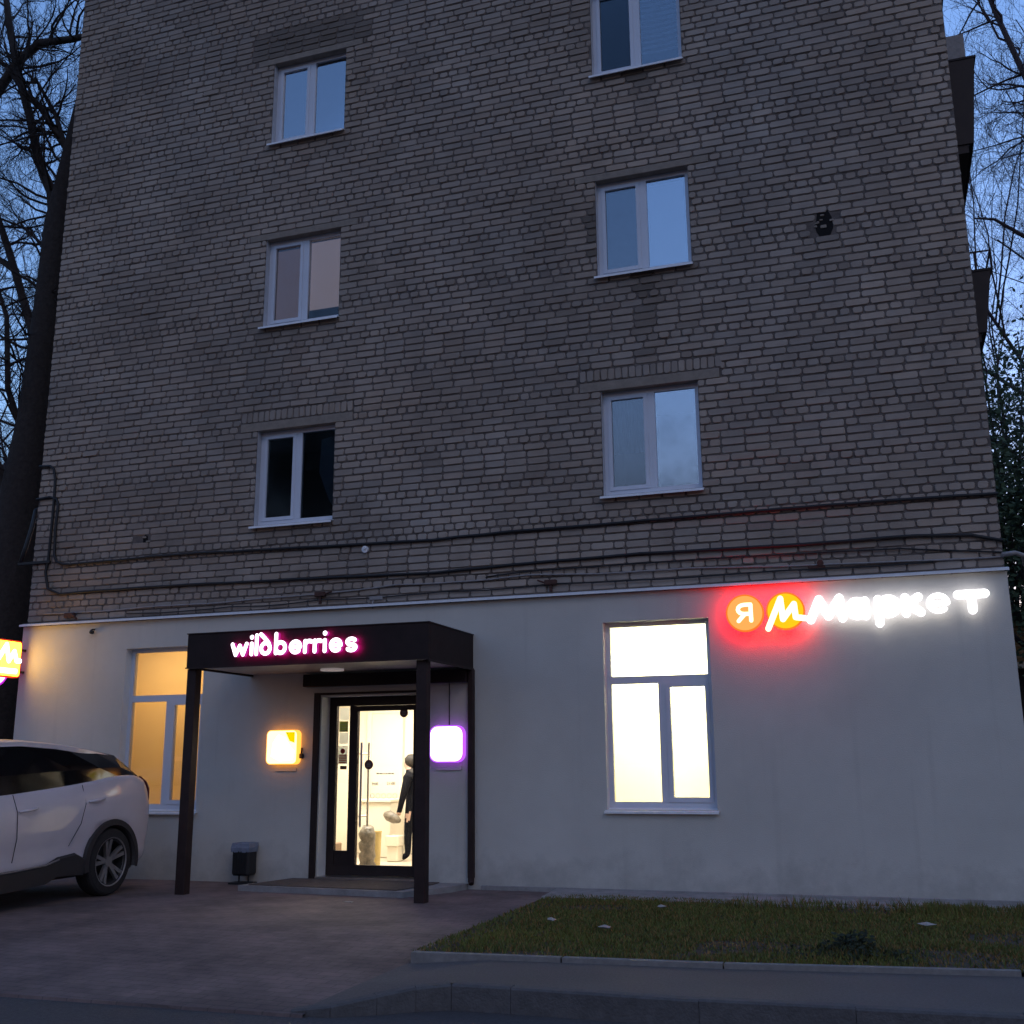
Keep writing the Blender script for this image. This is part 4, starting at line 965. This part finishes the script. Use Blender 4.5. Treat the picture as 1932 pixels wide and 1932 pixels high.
# body cross-sections along y (rear -> front): y, sill z, belt z, roof z, half width low, half width belt, half width roof
def body():
    b = MB()
    # (y, z_bottom, z_belt, hw_mid, hw_belt, hw_bottom)
    st = [(-.70,.46,.90,.55,.50,.50),(-.78,.42,1.02,.74,.68,.66),(-.90,.38,1.13,.845,.79,.80),(-1.05,.37,1.235,.895,.845,.86),(-1.25,.37,1.29,.915,.865,.89),(-1.45,.37,1.292,.925,.862,.895),(-1.62,.37,1.280,.93,.860,.90),(-1.95,.38,1.238,.925,.855,.895),(-2.3,.40,1.200,.92,.852,.885),(-2.7,.38,1.165,.92,.85,.885),(-3.1,.36,1.132,.92,.85,.885),(-3.6,.35,1.10,.92,.85,.885),(-4.0,.35,1.06,.925,.85,.89),(-4.4,.36,1.03,.93,.82,.90),(-4.8,.38,.98,.90,.76,.86),(-5.05,.40,.90,.80,.66,.76),(-5.18,.44,.80,.60,.5,.58)]
    rings = []
    for (y, zb, zt, hm, ht, hb) in st:
        h = zt - zb
        prof = [(hb-.05, zb-.06), (hb, zb), (hb+.012, zb+.10*h), (hm-.03, zb+.22*h), (hm-.012, zb+.32*h), (hm, zb+.52*h), (hm, zb+.66*h), (hm-.004, zb+.76*h), (hm-.022, zb+.86*h), (ht+.018, zb+.95*h), (ht, zt)]
        ring = [(ym + p, y, z) for p, z in prof] + [(ym, y, zt + .03)] + [(ym - p, y, z) for p, z in prof[::-1]]
        rings.append(ring)
    # subdivide lengthwise for smooth wheel arch cut
    fine = []
    ysamp = []
    for i in range(len(rings)-1):
        n = max(2, int(abs(st[i+1][0]-st[i][0])/.045))
        for k in range(n):
            t = k/n; 
            # Catmull-Rom
            p0 = rings[max(0,i-1)]; p1 = rings[i]; p2 = rings[i+1]; p3 = rings[min(len(rings)-1,i+2)]
            r_ = []
            for a, c, d, e in zip(p0, p1, p2, p3):
                q = []
                for u in range(3):
                    q.append(.5*((2*c[u]) + (-a[u]+d[u])*t + (2*a[u]-5*c[u]+4*d[u]-e[u])*t*t + (-a[u]+3*c[u]-3*d[u]+e[u])*t**3))
                q[1] = c[1] + (d[1]-c[1])*t
                r_.append(tuple(q))
            fine.append(r_)
    fine.append(rings[-1])
    # push lower points up out of the wheel arches
    AR = .405
    for r_ in fine:
        for wy in (-1.62, -4.33):
            dy = r_[0][1] - wy
            if abs(dy) < AR:
                za = .37 + math.sqrt(AR*AR - dy*dy)
                for s_ in (0, 1):
                    idxs = list(range(0, 11)) if s_ == 0 else list(range(12, 23))[::-1]
                    for ii in idxs:
                        if r_[ii][2] < za:
                            x_, y_, z_ = r_[ii]; r_[ii] = (x_, y_, za + .0008*ii)
    n = len(fine[0]); o = 0
    for r_ in fine: b.v += r_
    for i in range(len(fine)-1):
        for k in range(n-1):
            b.f.append((i*n+k, i*n+k+1, (i+1)*n+k+1, (i+1)*n+k)); b.mi.append(0)
    b.f.append(tuple(range(n-1, -1, -1))); b.mi.append(0); b.f.append(tuple((len(fine)-1)*n + k for k in range(n))); b.mi.append(0)
    return b
o = body().build('body', 'carpaint', CAR, smooth=True)
# underbody
f = MB(); f.box(ym-.70, ym+.70, -5.0, -.95, .22, .62, 0, .03); f.build('underbody', 'cladding', CAR)
# greenhouse: dark glass volume tapering to the roof
gh = [(-1.07,1.232,1.262,.80,.70),(-1.20,1.285,1.37,.835,.71),(-1.45,1.288,1.53,.845,.70),(-1.80,1.25,1.57,.845,.695),(-2.25,1.20,1.592,.845,.69),(-2.8,1.155,1.602,.845,.685),(-3.3,1.12,1.590,.845,.68),(-3.7,1.09,1.48,.84,.68),(-4.1,1.05,1.24,.83,.70),(-4.32,1.03,1.06,.80,.74)]
f = MB(); rings = []
for (y, z0, z1, h0, h1) in gh: rings.append([(ym+h0+.004,y,z0-.02),(ym+h0-.02,y,z0+(z1-z0)*.4),(ym+h1+.02,y,z1-.01),(ym+h1-.05,y,z1+.008),(ym-h1+.05,y,z1+.008),(ym-h1-.02,y,z1-.01),(ym-h0+.02,y,z0+(z1-z0)*.4),(ym-h0-.004,y,z0-.02)])
for a_, c_ in zip(rings[:-1], rings[1:]):
    for i in range(7): f.face([a_[i], a_[i+1], c_[i+1], c_[i]])
f.face(rings[0][::-1]); f.face(rings[-1]); f.build('side_glass', 'carglass', CAR)
# roof with rear spoiler
f = MB(); rf = [(-1.30,1.478,.70,.012),(-1.36,1.505,.71,.04),(-1.62,1.548,.715,.055),(-1.95,1.600,.715,.05),(-2.4,1.642,.712,.045),(-2.9,1.668,.708,.045),(-3.3,1.655,.70,.045),(-3.62,1.58,.69,.045),(-3.75,1.51,.68,.02)]
rings = []
for (y, z, h, t_) in rf: rings.append([(ym+h+.015,y,z-t_-.015),(ym+h+.012,y,z-.014),(ym+h-.06,y,z+.004),(ym+h*.5,y,z+.022),(ym,y,z+.028),(ym-h*.5,y,z+.022),(ym-h+.06,y,z+.004),(ym-h-.012,y,z-.014),(ym-h-.015,y,z-t_-.015),(ym,y,z-t_-.012)])
for a_, c_ in zip(rings[:-1], rings[1:]):
    for i in range(10): f.face([a_[i], a_[(i+1)%10], c_[(i+1)%10], c_[i]])
f.face(rings[0][::-1]); f.face(rings[-1]); f.build('roof', 'carpaint', CAR, smooth=True)
# tailgate glass and dark tail edge
f = MB(); prof = [(-1.33,1.475),(-1.05,1.325),(-.80,1.19),(-.76,1.13),(-.85,1.12),(-1.1,1.24),(-1.36,1.44)]
f.prism(prof, ym-.70, ym+.70, 'x'); f.build('tailgate_glass', 'carglass', CAR)
for s_ in (1, -1):
    f = MB(); pts = [(ym+s_*.80,-1.06,1.275),(ym+s_*.785,-.93,1.205),(ym+s_*.745,-.825,1.13),(ym+s_*.72,-.78,1.02),(ym+s_*.70,-.775,.90)]
    f.tube(pts, [.012,.022,.026,.022,.012], 8); f.build('tail_light', 'redlens', CAR, smooth=True)
# wheel arch cladding and sill cladding
def arch(wy, s_):
    f = MB(); n = 26; prev = None
    for k in range(n+1):
        a = R(-12 + 204*k/n); 
        ri, ro = .375, .455 if True else 0
        c = [(ym+s_*(.915), wy+ri*cos(a), .37+ri*sin(a)), (ym+s_*(.945), wy+(ri+.012)*cos(a), .37+(ri+.012)*sin(a)), (ym+s_*(.943), wy+(ro-.01)*cos(a), .37+(ro-.01)*sin(a)), (ym+s_*(.905), wy+ro*cos(a), .37+ro*sin(a)), (ym+s_*.70, wy+ri*cos(a), .37+ri*sin(a))]
        if prev:
            for i in range(3): f.face([prev[i], prev[i+1], c[i+1], c[i]])
            f.face([prev[0], prev[4], c[4], c[0]])
        prev = c
    f.build('wheel_arch', 'cladding', CAR, smooth=True, recalc=False)
def wheel(wy, s_, detail=True):
    xo = ym + s_*.925
    f = MB(); prof = [(.225,.02),(.262,.0),(.33,.004),(.352,.02),(.362,.05),(.364,.11),(.362,.17),(.352,.20),(.24,.22)]
    n = 40
    for i in range(len(prof)-1):
        for k in range(n):
            a0, a1 = 2*pi*k/n, 2*pi*(k+1)/n
            (r0, d0), (r1, d1) = prof[i], prof[i+1]
            f.face([(xo-s_*d0, wy+r0*cos(a0), .363+r0*sin(a0)), (xo-s_*d0, wy+r0*cos(a1), .363+r0*sin(a1)), (xo-s_*d1, wy+r1*cos(a1), .363+r1*sin(a1)), (xo-s_*d1, wy+r1*cos(a0), .363+r1*sin(a0))])
    import_tyre = f.build('tyre', 'tyre', CAR, smooth=True)
    f = MB()
    # barrel
    for k in range(n):
        a0, a1 = 2*pi*k/n, 2*pi*(k+1)/n
        for (r0,d0),(r1,d1) in (((.262,.0),(.25,.004)),((.25,.004),(.235,.03)),((.235,.03),(.22,.15))):
            f.face([(xo-s_*d0, wy+r0*cos(a0), .363+r0*sin(a0)), (xo-s_*d0, wy+r0*cos(a1), .363+r0*sin(a1)), (xo-s_*d1, wy+r1*cos(a1), .363+r1*sin(a1)), (xo-s_*d1, wy+r1*cos(a0), .363+r1*sin(a0))], 0 if r1 > .23 else 1)
    f.prism([(wy+.225*cos(2*pi*k/24), .363+.225*sin(2*pi*k/24)) for k in range(24)], xo-s_*.14, xo-s_*.15, 'x', 1)
    for j in range(5):       # five double spokes
        for dd in (-.17, .17):
            a = 2*pi*j/5 + pi/2 + .18; ri, ro = .045, .243
            def P(r0, ang, dx): return (xo - s_*dx, wy + r0*cos(ang), .363 + r0*sin(ang))
            w0, w1 = .42, .085
            q = [P(ri, a+dd*.6-w0, .045), P(ro, a+dd*1.0-w1, .012), P(ro, a+dd*1.0+w1, .012), P(ri, a+dd*.6+w0, .045)]
            r2 = [P(ri, a+dd*.6-w0, .08), P(ro, a+dd*1.0-w1, .05), P(ro, a+dd*1.0+w1, .05), P(ri, a+dd*.6+w0, .08)]
            f.face(q); 
            for i in range(4): f.face([q[i], r2[i], r2[(i+1)%4], q[(i+1)%4]])
    f.prism([(wy+.055*cos(2*pi*k/16), .363+.055*sin(2*pi*k/16)) for k in range(16)], xo-s_*.035, xo-s_*.09, 'x')
    f.build('rim', ['rim', 'rimdark'], CAR)
for wy in (-1.62, -4.33):
    for s_ in (1, -1): arch(wy, s_); wheel(wy, s_)
for s_ in (1, -1):
    f = MB(); xo = lambda v: ym + s_*v
    zz = [(-2.06,.34,.44),(-2.2,.35,.50),(-2.46,.36,.475),(-2.62,.30,.415),(-3.0,.28,.395),(-3.5,.26,.385),(-3.9,.26,.40)]
    for (ya, z0, z1), (yb, z2, z3) in zip(zz[:-1], zz[1:]):
        f.face([(xo(.918),ya,z0-.08),(xo(.918),yb,z2-.08),(xo(.93),yb,z3-.02),(xo(.93),ya,z1-.02)]); f.face([(xo(.93),ya,z1-.02),(xo(.93),yb,z3-.02),(xo(.90),yb,z3),(xo(.90),ya,z1)])
        f.face([(xo(.918),ya,z0-.08),(xo(.918),yb,z2-.08),(xo(.6),yb,z2-.10),(xo(.6),ya,z0-.10)])
    f.build('sill_cladding', 'cladding', CAR)
    f = MB(); f.tube([(xo(.932),-2.46,.452),(xo(.934),-2.65,.41),(xo(.934),-3.1,.385),(xo(.934),-3.8,.37)], .009, 6); f.build('sill_strip', 'rim', CAR)
    for (y, z) in ((-1.93, 1.035), (-2.95, .972)):
        f = MB(); f.tube([(xo(.922),y+.13,z+.012),(xo(.945),y+.09,z+.012),(xo(.949),y,z),(xo(.945),y-.09,z-.008),(xo(.922),y-.13,z-.012)], [.010,.014,.015,.014,.010], 8)
        f.build('door_handle', 'carpaint', CAR, smooth=True)
    # door seams
    f = MB(); f.tube([(xo(.868),-2.12,1.20),(xo(.921),-2.10,1.0),(xo(.925),-2.16,.80),(xo(.918),-2.32,.58)], .005, 4); f.tube([(xo(.86),-3.12,1.125),(xo(.924),-3.10,.95),(xo(.924),-3.08,.7),(xo(.905),-3.10,.47)], .005, 4)
    f.build('door_seam', 'black', CAR)
    f = MB(); f.box(xo(.80), xo(1.02), -3.95, -3.78, 1.06, 1.2, 0, .03); f.build('mirror', 'carpaint', CAR)

# ================================================================== TREES
class TR:
    def __init__(s, seed): s.r = random.Random(seed); s.b = MB(); s.tips = []
    def limb(s, pts, rad, n=7): s.b.tube(pts, rad, n, cap=False)
    def grow(s, p, d, L, rad, lvl, gn=.0, kids=(7, 7, 6, 5), spread=.9, curl=.18):
        r = s.r; n = 6 if lvl < 2 else 4; P = [p.copy()]; D = [d.copy()]; q = p.copy(); dd = d.copy()
        for k in range(n):
            dd = (dd + Vector((r.gauss(0, curl), r.gauss(0, curl), r.gauss(0, curl) + gn))).normalized(); q = q + dd * (L/n); P.append(q.copy()); D.append(dd.copy())
        s.b.tube(P, [rad*(1-.72*k/n) for k in range(n+1)], 6 if lvl < 1 else (4 if lvl < 2 else 3), cap=False)
        if lvl >= len(kids): s.tips.append(q.copy()); return
        for k in range(kids[lvl]):
            t = r.uniform(.2, 1.0)*n; i = min(int(t), n-1); pp = P[i].lerp(P[i+1], t-i)
            ax = Vector((r.gauss(0,1), r.gauss(0,1), r.gauss(0,1))); ax = ax - D[i]*ax.dot(D[i]); ax.normalize()
            nd = (D[i] + ax * r.uniform(.45, 1.1) * spread).normalized()
            s.grow(pp, nd, L*r.uniform(.35, .62), max(rad*(1-.72*t/n)*.55, .0035), lvl+1, gn, kids, spread, curl)
def leaf_cloud(name, tips, parent, m_, per=16, sp=.35, size=.05, seed=1):
    r = random.Random(seed); f = MB()
    for t in tips:
        for _ in range(per):
            p = t + Vector((r.gauss(0, sp), r.gauss(0, sp), r.gauss(0, sp*.8))); s_ = size*r.uniform(.6, 1.5)
            d = Vector((r.gauss(0,1), r.gauss(0,1), r.gauss(0,.7))).normalized(); e = d.orthogonal().normalized()
            f.face([p, p+d*s_*.5+e*s_*.45, p+d*s_*1.1, p+d*s_*.5-e*s_*.45])
    return f.build(name, m_, parent, recalc=False)
V3 = Vector
# big bare tree beside the left corner
T = TR(11)
trunk = [V3((-14.75,3,-.2)),V3((-14.70,3,1.5)),V3((-14.62,3,3.2)),V3((-14.50,3,4.8)),V3((-14.42,3,6.3)),V3((-14.33,3,7.6)),V3((-14.24,3,9.75)),V3((-14.22,3,11.5)),V3((-14.15,3.05,12.6)),V3((-14.08,3.1,13.6)),V3((-13.9,3.2,15.2)),V3((-13.7,3.3,17))]
T.limb(trunk, [.62,.55,.48,.43,.37,.28,.255,.22,.16,.12,.09,.05], 14)
limbs = [([(-14.3,3,11.6),(-14.42,3,12.18),(-14.64,3,12.56),(-14.86,3,13.08),(-15.12,2.95,14.0),(-15.49,2.9,15.02),(-15.88,2.9,16.4),(-16.3,2.9,18.2)], [.12,.105,.095,.09,.085,.08,.07,.04]),
         ([(-16.6,2.9,13.7),(-15.95,2.9,14.57),(-15.48,2.9,15.22),(-14.96,2.9,15.5),(-14.07,2.8,15.3),(-13.3,2.7,15.2)], [.11,.10,.095,.08,.07,.04]),
         ([(-14.12,3.05,13.0),(-14.35,3,13.3),(-14.74,2.95,13.96),(-15.34,2.9,14.6),(-15.9,2.9,15.3)], [.08,.06,.055,.05,.03]),
         ([(-14.15,3.05,12.9),(-14.55,3.05,13.9),(-15.2,3.1,14.9)], [.06,.045,.03]),
         ([(-14.4,3,9.0),(-14.8,3,9.9),(-15.2,2.9,11.0),(-15.8,2.8,12.4),(-16.4,2.8,13.6)], [.10,.08,.07,.06,.04]),
         ([(-14.6,3,6.0),(-15.2,2.8,7.2),(-15.9,2.7,8.0),(-16.6,2.6,9.6)], [.12,.10,.08,.05]),
         ([(-14.5,3,7.2),(-14.9,2.9,8.2),(-15.0,2.8,9.6),(-15.4,2.6,10.8)], [.07,.055,.045,.03])]
for pts, rad in limbs:
    pts = [V3(p) for p in pts]; T.limb(pts, rad, 7)
    for i in range(len(pts)-1):
        for k in range(4):
            t = T.r.random(); p = pts[i].lerp(pts[i+1], t); d = (pts[i+1]-pts[i]).normalized()
            ax = V3((T.r.gauss(0,1), T.r.gauss(0,1), T.r.gauss(0,.8))); nd = (d*.5 + ax.normalized()).normalized()
            T.grow(p, nd, T.r.uniform(.9, 1.9), .028, 1, .02, (0, 6, 5, 3), .9, .16)
for k in range(22):
    z = T.r.uniform(5.5, 13.5); i = max(j for j in range(len(trunk)) if trunk[j].z <= z); p = trunk[i].lerp(trunk[min(i+1,len(trunk)-1)], .5)
    p = V3((p.x - .1, p.y, z)); nd = V3((-T.r.uniform(.3,1), T.r.gauss(0,.6), T.r.uniform(-.1,.7))).normalized()
    T.grow(p, nd, T.r.uniform(1.3, 2.4), .03, 1, .0, (0, 7, 5, 3), .9, .2)
t1 = empty('bare_tree', (-14.75, 3, 0), 'large bare tree with a thick dark trunk beside the left corner of the building', 'tree')
T.b.build('trunk', 'bark', t1, smooth=True, recalc=False)
def bare_tree(loc, h, seed, label, kids=(9, 7, 6, 4), lean=0.0, group='bare trees behind the building', r0=.16, fork=.35, leaves=None, lm='leaf2'):
    T = TR(seed); p = V3(loc); e = empty('bare_tree' if not leaves else 'leafy_tree', loc, label, 'tree', group)
    top = p + V3((lean, 0, h*fork)); T.limb([p, p.lerp(top, .5) + V3((.05,0,0)), top], [r0*1.4, r0*1.1, r0], 8)
    for k in range(6):
        a = 2*pi*k/6 + T.r.uniform(-.4,.4); d = V3((cos(a)*.45, sin(a)*.45, T.r.uniform(.7,1.2))).normalized()
        T.grow(top - V3((0,0,T.r.uniform(0, h*.12))), d, h*T.r.uniform(.4,.66), r0*.6, 0, .01, kids, .85, .13)
    T.b.build('branches' if leaves else 'trunk', 'twig', e, recalc=False)
    if leaves: leaf_cloud('crown', T.tips, e, lm, *leaves)
    return e
bare_tree((-22, 10, 0), 22, 21, 'tall thin bare tree seen far behind the big trunk at the left', kids=(8,6,6,4))
bare_tree((-26, 16, 0), 25, 22, 'bare tree farthest back at the left edge of the picture')
bare_tree((-18.6, 7.5, 0), 11, 23, 'lower bare tree directly left of the big dark trunk', kids=(8,6,5,4), r0=.10, fork=.25)
bare_tree((5.6, 13, 0), 21, 31, 'bare tree with long bent branches beside the right side of the building', r0=.11, kids=(8,7,6,5))
bare_tree((7.4, 24, 0), 26, 32, 'fine twigged bare tree farther back at the right edge', kids=(10,8,7,4))
bare_tree((4.6, 30, 0), 19, 34, 'small bare tree deepest behind the right balconies')
T = TR(41)
pts = [V3((6.6,11,3)),V3((5.6,11,9)),V3((4.9,11,13)),V3((4.35,11,14.6)),V3((3.95,11,15.6)),V3((3.5,11,17.4)),V3((3.1,11,19.5))]
T.limb(pts, [.16,.13,.085,.075,.065,.055,.035], 8)
for i in range(2, len(pts)-1):
    for k in range(9):
        t = T.r.random(); p = pts[i].lerp(pts[i+1], t); nd = V3((-T.r.uniform(-.4,1), T.r.gauss(0,.5), T.r.uniform(-.2,.9))).normalized()
        T.grow(p, nd, T.r.uniform(1.2, 2.4), .03, 1, .0, (0, 6, 5, 3), .9, .2)
pts = [V3((4.9,11,12.0)),V3((4.2,11,11.75)),V3((3.6,11,11.95)),V3((3.0,11,12.5)),V3((2.6,11,12.6))]
T.limb(pts, [.06,.05,.045,.03,.015], 6)
e = empty('bare_tree', (6.6, 11, 0), 'leaning bare tree whose dark limb crosses the upper right corner', 'tree', 'bare trees behind the building')
T.limb([V3((6.7,11,-.2)),V3((6.6,11,3))], [.24,.2], 8)
T.b.build('trunk', 'twig', e, recalc=False)
bare_tree((3.9, 15, 0), 10.6, 51, 'dark green leafy tree low behind the right edge of the building', leaves=(50, .55, .10, 5), r0=.14, kids=(6,5,3), group='leafy trees behind the building', lm='leaf')
bare_tree((5.2, 22, 0), 10, 52, 'second dark leafy tree, deeper behind the right edge', leaves=(45, .7, .12, 6), r0=.14, kids=(6,5,3), group='leafy trees behind the building', lm='leaf')
# trees behind the viewer, mirrored in the panes
bare_tree((-8.8, -31, 0), 15.5, 61, 'leafy tree across the road, mirrored in the lower right pane', leaves=(26, .55, .08, 7), r0=.14, kids=(6,5,3), group='leafy trees across the road')
bare_tree((-25, -30, 0), 18, 62, 'tall leafy tree across the road, mirrored in the dark left window', leaves=(34, .9, .16, 8), r0=.2, kids=(7,5,3), group='leafy trees across the road')

# ================================================================== BACKGROUND BUILDINGS
M['dkbrick'] = blockmat('dark brick', (.06,.045,.04), (.05,.04,.035), (.03,.03,.03), .26, .075, .01, 'XZ')
G = empty('garage_building', (-22, 8, 0), 'low dark brick outbuilding behind the trunk at the left edge', 'building')
f = MB(); f.box(-34, -13.2, 7, 13, 0, 3.3); f.build('wall', 'dkbrick', G)
f = MB(); f.box(-34.3, -12.9, 6.7, 13.3, 3.3, 3.5); f.build('roof', 'roofm', G)
f = MB(); f.box(-18, -15.4, 6.9, 7.0, .05, 2.4); f.build('garage_door', 'darkmetal', G)
M['tile'] = blockmat('beige tile wall', (.42,.27,.13), (.36,.22,.10), (.55,.42,.26), .30, .15, .02, 'XZ')
H = empty('neighbour_house', (10, 21, 0), 'beige tiled house with a pale ledge behind the right edge of the building', 'building')
f = MB(); f.box(3.05, 18, 20, 28, 3.9, 5.0); f.build('upper_wall', 'tile', H)
f = MB(); f.box(3.1, 18, 20.3, 27.7, 0, 3.75); f.build('lower_wall', 'dkbrick', H)
f = MB(); f.box(2.95, 18.1, 19.85, 28.1, 3.75, 3.9); f.build('ledge', 'cream', H)
f = MB(); f.box(2.9, 18.2, 19.8, 28.2, 5.0, 5.25); f.build('roof', 'roofm', H)
